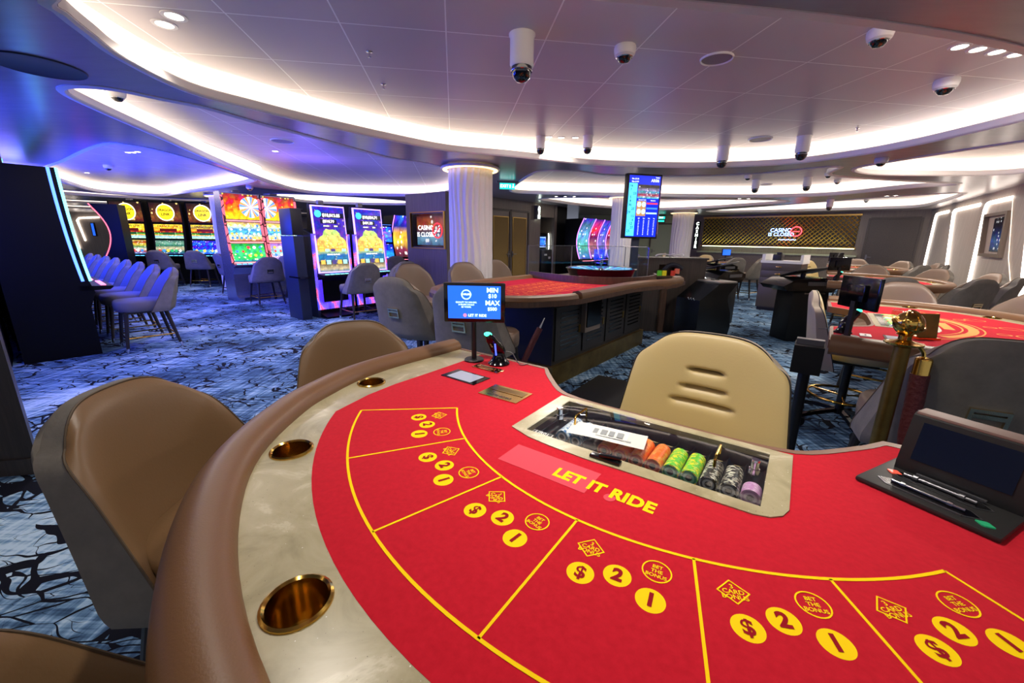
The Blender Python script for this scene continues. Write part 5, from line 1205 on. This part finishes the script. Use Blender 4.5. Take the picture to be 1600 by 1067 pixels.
# chip sorting machine
t = thing('chip_sorter', 'black curved chip sorting machine beyond the roulette table', 'machine', (2.80, 5.80, 0), R(20))
cp = [(-.34, .0), (.22, .0), (.27, .2), (.24, .4), (.16, .58), (.16, .66), (.30, .82), (-.02, .82), (-.34, .60)]
mb = MB(); mb.prism(cp, -.22, .22, 0, Matrix(((1, 0, 0, 0), (0, 0, 1, 0), (0, 1, 0, 0), (0, 0, 0, 1)))); mb.build('body', M('sorter_black', (14, 16, 18), .22), t, sharp=30)
mb = MB(); mb.box((.15, 0, .835), (.34, .40, .025), b=.01); mb.build('worktop', M('sorter_top', (168, 164, 160), .3, .6), t)
mb = MB()
for k in range(3): mb.cyl((-.36, -.12 + .05 * k, .62), (-.22, -.12 + .05 * k, .48), .008)
mb.build('rod', MATS['chrome'], t)
mb = MB(); mb.box((.12, .05, .852), (.03, .05, .012)); mb.box((.2, .05, .852), (.03, .05, .012)); mb.build('button', MATS['black'], t)
def console(loc, rz, label, s=1.0):
    t = thing('console', label, 'machine', loc, rz)
    mb = MB(); mb.box((0, 0, .36), (.52, .36, .72), b=.02); mb.build('body', MATS['black'], t)
    mb = MB(); mb.prism([(-.42, .74), (.22, .72), (.32, .80), (.32, .86), (.10, .92), (-.30, .90), (-.48, .80)], -.26, .26, 0, Matrix(((1, 0, 0, 0), (0, 0, 1, 0), (0, 1, 0, 0), (0, 0, 0, 1)))); mb.build('head', MATS['black_gloss'], t)
    mb = MB(); mb.box((0, 0, 0), (.5, .36, .022), 0, X=T3(.0, .02, .985, 0, R(-16), R(-6)), b=.006); mb.box((0, 0, .0125), (.45, .31, .002), 1, X=T3(.0, .02, .985, 0, R(-16), R(-6))); mb.cyl((0, .05, .88), (0, .04, .97), .03); mb.build('touch_screen', [MATS['black'], M('slate', (46, 52, 70), .2)], t)
    mb = MB(); mb.box((.03, -.265, .84), (.34, .012, .05)); mb.build('front_strip', MATS['grey_metal'], t)
    mb = MB(); mb.box((.03, -.19, .70), (.3, .03, .02)); mb.build('pull', MATS['chrome'], t)
    return t
console((4.20, 5.86, 0), R(2), 'black console with tilted slate screen between the drawer cabinet and the side-on cream chair')
console((3.55, 7.0, 0), R(30), 'black console with slanted screen right behind the chip sorting machine')
console((4.6, 9.2, 0), R(30), 'small black console behind the drawer cabinet, by the distant table')
# drawer cabinet
dc = Vector((5.46, 8.31)); dx = Vector((.46, -.50)).normalized()
t = thing('drawer_cabinet', 'dark wood cabinet with four drawers and white top', 'cabinet', (5.62, 8.50, 0), math.atan2(dx.y, dx.x))
mb = MB(); mb.box((0, 0, .52), (.70, .50, .92)); mb.build('carcass', MATS['wood_dark'], t)
mb = MB(); mb.box((0, .01, .03), (.66, .46, .06)); mb.build('plinth', MATS['black'], t)
for k, (z, h) in enumerate(((.905, .135), (.76, .135), (.615, .135), (.31, .455))):
    mb = MB(); mb.box((0, -.256, z), (.69, .014, h), b=.002); d = mb.build('drawer', M('drawer_wood', (80, 70, 64), .4), t)
    mb = MB(); mb.box((-.03, -.272, z + (.0 if k < 3 else .16)), (.10, .02, .028), b=.006); mb.build('handle', MATS['brass'], d)
mb = MB(); mb.box((0, 0, 1.005), (.74, .54, .05)); mb.box((-.33, .0, 1.09), (.06, .5, .13)); mb.box((.34, .0, 1.09), (.05, .5, .13)); mb.build('top', MATS['white_plastic'], t)
o = MB(); o.box((0, 0, .06), (.16, .2, .12), b=.01); o.box((.02, -.03, .14), (.09, .06, .05), b=.01); tag(o.build('printer', MATS['black'], None, (5.50, 8.55, 1.031), math.atan2(dx.y, dx.x)), 'small black printer on the white top of the drawer cabinet', 'printer')

# red rope by the roulette table
t = thing('barrier_rope', 'dark red rope with chrome tip leaning beside the roulette table rail', 'rope', (.20, 3.12, 0), 0)
mb = MB(); mb.tube(spline([(.02, .0, .70), (-.03, -.02, .60), (-.12, -.05, .40), (-.2, -.08, .22)], 4, False), .024, 12); mb.build('rope', MATS['rope_red'], t)
mb = MB(); mb.cyl((.02, 0, .70), (.055, .012, .78), .012, .004, 10); mb.build('tip', MATS['chrome'], t)
mb = MB(); mb.cyl((-.2, -.08, .0), (-.2, -.08, .24), .02, .02, 10); mb.build('hanger', MATS['black'], t)

# ------------------------------------------------------------------ signs and recesses in the middle wall
FTV = frame((-2.57, 10.05), C0)
t = thing('wall_screen', 'framed wall screen reading CASINO IS CLOSED beside the white column', 'screen'); t.matrix_world = FTV
mb = MB(); mb.fill([[(.20, 1.14), (1.38, 1.14), (1.38, 1.95), (.20, 1.95)], [(.215, 1.155), (1.365, 1.155), (1.365, 1.935), (.215, 1.935)]], .002, .05); mb.build('frame', MATS['gold'], t)
mb = MB(); mb.box((.79, 1.545, .01), (1.1, .73, .016)); mb.build('housing', MATS['black_gloss'], t)
mb = MB(); mb.quad((.42, 1.22, .02), (1.32, 1.22, .02), (1.32, 1.86, .02), (.42, 1.86, .02)); s = mb.build('screen', art('art_casino', [(0, (40, 90, 130)), (.25, (90, 130, 160)), (.45, (60, 50, 70)), (.7, (140, 60, 30)), (.88, (110, 50, 30)), (1, (40, 20, 24))], 1.0, .8, 5, (1.6, 1)), t)
mb = MB(); mb.text('CASINO', .145, T3(.73, 1.60, .024), 0, .01); mb.text('IS CLOSED', .14, T3(.75, 1.45, .024), 0, .01); mb.box((1.13, 1.53, .026), (.17, .035, .002)); mb.text('S', .12, T3(1.20, 1.60, .026), 0, .01); mb.build('lettering', w_white, s)
mb = MB(); mb.tube([(1.14 + .155 * math.cos(i * PI / 14), 1.54 + .155 * math.sin(i * PI / 14), .026) for i in range(28)], .016, 6, True, up=(0, 0, 1)); mb.box((0, 0, 0), (.3, .028, .003), 0, X=T3(1.14, 1.54, .03, R(45))); mb.build('ring', M('no_red', (235, 50, 50), .3, 0, 1.4), s)
t = thing('cash_machine_sign', 'lit vertical ATM sign on the wood wall beside the gold panelled doors', 'sign'); t.matrix_world = FMW
mb = MB(); mb.box((1.86, 2.10, .06), (.05, .36, .12)); mb.build('backing', MATS['grey_metal'], t)
mb = MB()
for i, ch in enumerate('ATM'): mb.text(ch, .13, T3(1.90, 2.21 - i * .115, .128), 0, .03)
for i in range(3): mb.box((1.98, 2.21 - i * .115, .06), (.02, .08, .06))
mb.build('lettering', M('sign_cool', (235, 255, 240), .4, 0, 6), t)
t = thing('cash_machine', 'cash machine with blue screen and lit curved edges in a wall recess', 'machine'); t.matrix_world = FMW @ T3(2.5, 0, -.14)
mb = MB(); mb.box((0, .55, -.05), (.52, 1.1, .4), b=.03); mb.box((0, 1.32, -.1), (.52, .5, .2), b=.05); mb.build('body', MATS['black'], t)
mb = MB(); mb.quad((-.2, 1.16, .02), (.1, 1.16, .02), (.1, 1.46, .02), (-.2, 1.46, .02)); mb.build('screen', art('art_atm', [(0, (190, 215, 240)), (.1, (20, 80, 210)), (.5, (60, 130, 240)), (.85, (20, 70, 200)), (.92, (170, 210, 250)), (1, (40, 110, 230))], 1.3, .5, 5), t)
for sx in (-1, 1):
    mb = MB(); mb.tube([(sx * .25 + (.05 * math.sin(i * PI / 16) if sx > 0 else -.0), 1.0 + i * .07, .02 - .05 * (i / 8) ** 2) for i in range(9)], .014, 6, up=(0, 0, 1)); mb.build('edge_light', M('led_white', (235, 250, 245), .3, 0, 4), t)
mb = MB(); mb.box((.12, .86, .16), (.08, .06, .02), 0); mb.box((-.08, .95, .16), (.12, .05, .02), 0); mb.build('slot', MATS['white_plastic'], t)
t = thing('exit_sign', 'green lit EXIT sign hanging from the dark ceiling right of the white column', 'sign', (-.12, 7.5, 0), R(8))
mb = MB(); mb.box((0, 0, 2.342), (.38, .07, .036)); mb.build('housing', MATS['grey_metal'], t)
mb = MB(); mb.box((.0, 0, 2.275), (.27, .012, .10)); mb.build('plate', M('exit_green', (20, 190, 170), .3, 0, 1.8), t)
mb = MB(); XX = T3(0, -.0075, 2.275) @ Matrix.Rotation(R(90), 4, 'X'); mb.text('EXIT', .072, XX @ T3(-.055, 0, 0), 0, .02); mb.box((.045, 0, 0), (.022, .05, .001), 0, X=XX); mb.box((.1, .015, 0), (.012, .05, .001), 0, X=XX); mb.box((.1, -.015, 0), (.034, .014, .001), 0, X=XX); mb.build('lettering', w_white, t)
t = thing('exit_sign', 'distant green EXIT sign above the pale green door', 'sign', (5.55, 15.9, 0), R(0))
mb = MB(); mb.box((0, 0, 2.2), (.34, .05, .30)); mb.build('housing', MATS['black'], t)
mb = MB(); mb.box((0, -.03, 2.24), (.28, .012, .09)); mb.box((0, -.03, 2.12), (.24, .012, .06)); mb.build('plate', MATS['exit_green'], t)
mb = MB(); mb.text('EXIT', .08, T3(0, -.038, 2.24) @ Matrix.Rotation(R(90), 4, 'X'), 0, .02); mb.build('lettering', w_white, t)
# far left wall: slanted strips and a screen
FBW = frame((-30, 19), (-2, 24)); FBI = FBW.inverted()
def wl(px, py):
    d = ray(px, py); o = Vector((0, 0, HC)); n = FBW.to_3x3() @ Vector((0, 0, 1)); t = (FBW.translation - o).dot(n) / d.dot(n)
    return FBI @ (o + d * t)
for lab, pts in (('distant slanted white strip on the back wall, the one against the blue-edged slot machine', ((104, 340), (108, 342), (125, 388))), ('distant slanted white strip on the back wall, the one framing a blue screen', ((155, 339.5), (124, 340.5), (121, 344), (134, 376)))):
    mb = MB(); mb.tube([Vector((wl(*p).x, wl(*p).y, .02)) for p in pts], .03, 6, up=(0, 0, 1)); o = mb.build('light_strip', MATS['led_strip']); o.matrix_world = FBW; tag(o, lab, 'light', 'slanted strips on the back wall')
t = thing('wall_screen', 'small blue screen on the back wall beside the red-edged slot machine', 'screen'); t.matrix_world = FBW
a, b = wl(142, 348), wl(153, 369)
mb = MB(); mb.box(((a.x + b.x) / 2, (a.y + b.y) / 2, .04), (b.x - a.x, a.y - b.y, .06)); mb.build('housing', MATS['black'], t)
mb = MB(); mb.quad((a.x + .03, b.y + .03, .075), (b.x - .03, b.y + .03, .075), (b.x - .03, a.y - .03, .075), (a.x + .03, a.y - .03, .075)); mb.build('screen', MATS['screen_blue'], t)

# ------------------------------------------------------------------ ceiling fittings
M('dome_black', (10, 10, 12), .05, coat=1.0)
def cam_big(p, label, s=1.0, g='cylinder dome cameras'):
    t = thing('dome_camera', label, 'camera', p, random.uniform(0, 6), g)
    mb = MB(); mb.lathe([(.082 * s, 0), (.082 * s, -.006), (.074 * s, -.02), (.074 * s, -.165 * s), (.066 * s, -.178 * s), (.05 * s, -.18 * s)], 28, cap1=False); mb.build('housing', MATS['white_plastic'], t)
    mb = MB(); mb.lathe([(.0003, -.265 * s), (.03 * s, -.258 * s), (.05 * s, -.24 * s), (.062 * s, -.21 * s), (.064 * s, -.165 * s)], 28, cap0=False, cap1=False); mb.build('dome', MATS['dome_black'], t)
    mb = MB(); mb.lathe([(.066 * s, -.196 * s), (.068 * s, -.2 * s), (.066 * s, -.204 * s)], 28, cap0=False, cap1=False); mb.build('ring', MATS['chrome'], t)
    return t
def cam_small(p, label, s=1.0, g='small dome cameras'):
    t = thing('dome_camera', label, 'camera', p, random.uniform(0, 6), g)
    mb = MB(); mb.lathe([(.062 * s, 0), (.066 * s, -.008), (.066 * s, -.028 * s), (.060 * s, -.05 * s), (.045 * s, -.06 * s)], 26, cap1=False); mb.build('housing', MATS['white_plastic'], t)
    mb = MB(); mb.lathe([(.0003, -.094 * s), (.024 * s, -.090 * s), (.04 * s, -.075 * s), (.046 * s, -.055 * s)], 26, cap0=False, cap1=False); mb.build('dome', MATS['dome_black'], t)
    mb = MB(); mb.lathe([(.047 * s, -.06 * s), (.051 * s, -.062 * s), (.047 * s, -.066 * s)], 26, cap0=False, cap1=False); mb.build('ring', MATS['chrome'], t)
    return t
def inside(x, y, l):
    c = False
    for i in range(len(l)):
        (x1, y1), (x2, y2) = l[i - 1], l[i]
        if (y1 > y) != (y2 > y) and x < (x2 - x1) * (y - y1) / (y2 - y1) + x1: c = not c
    return c
def ceil_z(x, y): return ZP if any(inside(x, y, offset(l, .08)) for l in LOOPS) else ZS
def at_(px, py, z):
    q = P(px, py, ZS); q = P(px, py, ceil_z(q.x, q.y)); return (q.x, q.y, ceil_z(q.x, q.y))
_PY = PY
def PY(px, py, Y): q = _PY(px, py, Y); q.z = ceil_z(q.x, q.y); return q
cam_big(at_(816, 54, ZP), 'big white cylinder camera with black dome, the largest on the ceiling')
cam_big(at_(845, 213, ZP), 'white cylinder camera above the white column capital, left of the other small pair', .78)
cam_big(at_(919, 212, ZP), 'white cylinder camera above the exit sign and the results display', .78)
cam_big(at_(1131, 229, ZP), 'white cylinder camera at the tray edge above the gold lattice', 1.0)
cam_big(at_(1257, 213, ZP), 'white cylinder camera at the tray edge above the drawer cabinet', 1.0)
cam_big(at_(1182, 281, ZP), 'white cylinder camera hanging in the second tray, above the gold lattice', .95)
cam_big(at_(1263, 277, ZP), 'white cylinder camera in the second tray below the larger tray-edge one', .95)
cam_big(at_(1298, 312, ZP), 'distant white cylinder camera above the right end of the gold lattice', .9)
for px, py, z, lab, s in ((977, 72, ZP, 'white dome camera right of the big cylinder camera', 1.05), (1377, 46, ZS, 'white dome camera cut into by the ceiling edge at the top', 1.0), (1480, 124, ZP, 'white dome camera at the far right of the big tray', 1.15),
    (1378, 247, ZS, 'white dome camera at the lip of the tray beside the light strips', 1.0), (1169, 274, ZS, 'small dome camera above the second tray, left one', .95), (1295, 270, ZS, 'small dome camera on the soffit above the second tray, upper of a pair', .95), (1309, 281, ZS, 'small dome camera below the upper one of the soffit pair', .9),
    (168, 258, ZP, 'white dome camera in the tray over the purple-lit stools', 1.0), (181, 141, ZP, 'dome camera at the tip of the leaf-shaped tray', 1.0), (387, 271, ZS, 'dark dome camera on the blue soffit above the pink-lit machines', 1.0), (486, 296, ZS, 'dome camera on the blue soffit above the tall purple machines', 1.0),
    (1151, 308, ZS, 'tiny dome camera before the far tray, left one', .9), (1202, 314, ZS, 'tiny dome camera before the far tray, middle one', .9), (1354, 312, ZP, 'tiny dome camera in the far tray near the pale wall', .9)):
    cam_small(at_(px, py, z), lab, s)
def downlight(p, label, lit=True, s=1.0, power=0):
    t = thing('downlight', label, 'light', p, 0, 'recessed downlights')
    mb = MB(); mb.lathe([(.038 * s, .0), (.040 * s, -.004), (.056 * s, -.004), (.058 * s, 0)], 24, cap0=False, cap1=False); mb.build('rim', MATS['white_plastic'], t)
    mb = MB(); mb.lathe([(.0003, -.0015), (.038 * s, -.001)], 24, cap0=False, cap1=False); mb.build('lamp', M('lamp_white', (255, 244, 228), .5, 0, 14) if lit else MATS['white_plastic'], t)
    if power:
        l = bpy.data.lights.new('downlight_lamp', 'SPOT'); l.energy = power; l.spot_size = R(120); l.spot_blend = .7; l.shadow_soft_size = .05; l.color = (1, .90, .78)
        o = bpy.data.objects.new('downlight_lamp', l); COL.objects.link(o); o.location = (p[0], p[1], p[2] - .02)
    return t
def group_spots(px, names, z=ZP, s=1.0, power=0):
    for (x, y), nm in zip(px, names): downlight(at_(x, y, z), nm, True, s, power)
KP = 40
group_spots([(272, 25), (257, 38)], ['round downlight at the upper left, farther one of the pair', 'round downlight at the upper left, nearer one of the pair'], ZP, 1.15, KP)
group_spots([(1500, 73), (1528, 77), (1558, 81), (1588, 85)], ['downlight of the four at the upper right, leftmost', 'downlight of the four at the upper right, second', 'downlight of the four at the upper right, third', 'downlight of the four at the upper right, rightmost'], ZP, 1.0, KP * .45)
group_spots([(858, 214), (877, 215), (899, 215)], ['small downlight between the cylinder camera pair, left', 'small downlight between the cylinder camera pair, middle', 'small downlight between the cylinder camera pair, right'], ZP, .9, KP * .4)
group_spots([(200, 238), (208, 238), (215, 237)], ['tiny downlight in the purple-lit tray, left', 'tiny downlight in the purple-lit tray, middle', 'tiny downlight in the purple-lit tray, right'], ZP, .9)
group_spots([(430, 236), (136, 270)], ['single downlight in the leaf-shaped tray', 'single downlight at the left of the purple-lit tray'], ZP, 1.0, KP)
group_spots([(870, 290), (884, 290), (898, 290), (1158, 293), (1172, 293), (1390, 287), (1404, 286)], ['tiny downlight in the second tray, first from the exit sign', 'tiny downlight in the second tray, second from the exit sign', 'tiny downlight in the second tray, third from the exit sign', 'tiny downlight by the hanging cylinder camera, left', 'tiny downlight by the hanging cylinder camera, right', 'tiny downlight near the pale wall, left', 'tiny downlight near the pale wall, right'], ZP, .9, KP * .5)
def speaker(px, py, lab, r=.115):
    q = at_(px, py, ZP); t = thing('ceiling_speaker', lab, 'speaker', q, 0, 'round ceiling speakers')
    mb = MB(); mb.lathe([(r * .9, -.002), (r * .96, -.012), (r, -.010), (r * 1.02, 0)], 36, cap0=False, cap1=False); mb.build('rim', MATS['white_plastic'], t)
    mb = MB(); mb.lathe([(.0003, -.004), (r * .91, -.004)], 36, cap0=False, cap1=False); mb.build('grille', M('spk_grey', (150, 144, 144), .6), t)
speaker(1120, 91, 'round ceiling speaker right of the white dome camera', .105); speaker(1188, 217, 'round ceiling speaker near the tray edge above the gold lattice', .13); speaker(441, 220, 'round ceiling speaker in the leaf-shaped tray', .14); speaker(1197, 288, 'round ceiling speaker in the second tray', .12)
for px, py, lab in ((1340, 200, 'sprinkler head right of the tray-edge cameras'), (577, 80, 'sprinkler head on a panel seam at the upper left, nearer one'), (599, 131, 'sprinkler head on a panel seam at the upper left, farther one')):
    mb = MB(); mb.lathe([(.022, 0), (.022, -.004), (.006, -.008), (.006, -.03), (.012, -.032), (.012, -.035), (.0003, -.036)], 14); tag(mb.build('sprinkler', MATS['chrome'], None, at_(px, py, ZP)), lab, 'sprinkler', 'ceiling sprinklers')
q = at_(60, 103, ZS); t = thing('ceiling_speaker', 'large dark round panel in the blue ceiling at the upper left', 'speaker', q)
mb = MB(); mb.lathe([(.0003, -.004), (.20, -.004), (.21, -.008), (.215, 0)], 40, cap0=False, cap1=False); mb.build('panel', M('panel_navy', (40, 44, 60), .5), t)

# ------------------------------------------------------------------ lamps and surroundings
def area(name, loc, size, power, col=(1, .92, .82), rot=(0, 0, 0), shape='DISK', spread=None):
    l = bpy.data.lights.new(name, 'AREA'); l.shape = shape; l.size = size; l.energy = power; l.color = col
    if spread: l.spread = R(spread)
    o = bpy.data.objects.new(name, l); COL.objects.link(o); o.location = loc; o.rotation_euler = rot
    return o
# fill lights added under the ceiling for brightness, with no fixtures modelled
for k, (x, y, z, pw) in enumerate(((.35, 1.15, 2.34, 15.5), (-.8, 1.35, 2.34, 15), (0, -.8, 2.56, 7), (3.1, 2.9, 2.57, 30), (5.6, 5.4, 2.57, 44), (8.4, 10.2, 2.57, 40), (6.6, 7.9, 2.34, 30), (.5, 4.4, 2.57, 26), (1.2, 7.6, 2.57, 24), (-3.1, 6.0, 2.57, 26), (-3.4, 3.4, 2.33, 20), (-6.2, 7.6, 2.57, 22), (-8.8, 10.2, 2.57, 22), (4.6, 12.0, 2.57, 26), (-5.0, 11.8, 2.57, 20), (3.2, 8.4, 2.57, 20), (8.6, 11.5, 2.57, 18))):
    area('ceiling_lamp', (x, y, z), .16, pw * (.75 if k > 1 else .5), spread=100 if k == 0 else None)
# added blue fill lamps above the slot machines, aimed up to tint the ceiling
for x, y, z, pw, c in ((-4.75, 2.70, 2.08, 70, (.03, .09, 1)), (-7.6, 6.4, 2.08, 20, (.15, .14, 1)), (-3.3, 7.0, 1.95, 8, (.25, .15, 1))):
    area('blue_fill', (x, y, z), .5, pw, c, (PI, 0, 0))
w_ = bpy.data.worlds.new('world'); SC.world = w_; w_.use_nodes = True
w_.node_tree.nodes['Background'].inputs[0].default_value = (.62, .66, .82, 1); w_.node_tree.nodes['Background'].inputs[1].default_value = .5
SC.view_settings.view_transform = 'Standard'; SC.view_settings.look = 'None'; SC.view_settings.gamma = 1; SC.view_settings.use_curve_mapping = False
SC.view_settings.exposure = 0.3
SC.cycles.use_denoising = True
SC.cycles.max_bounces = 6; SC.cycles.diffuse_bounces = 3; SC.cycles.glossy_bounces = 3; SC.cycles.transparent_max_bounces = 12
SC.cycles.sample_clamp_indirect = 6
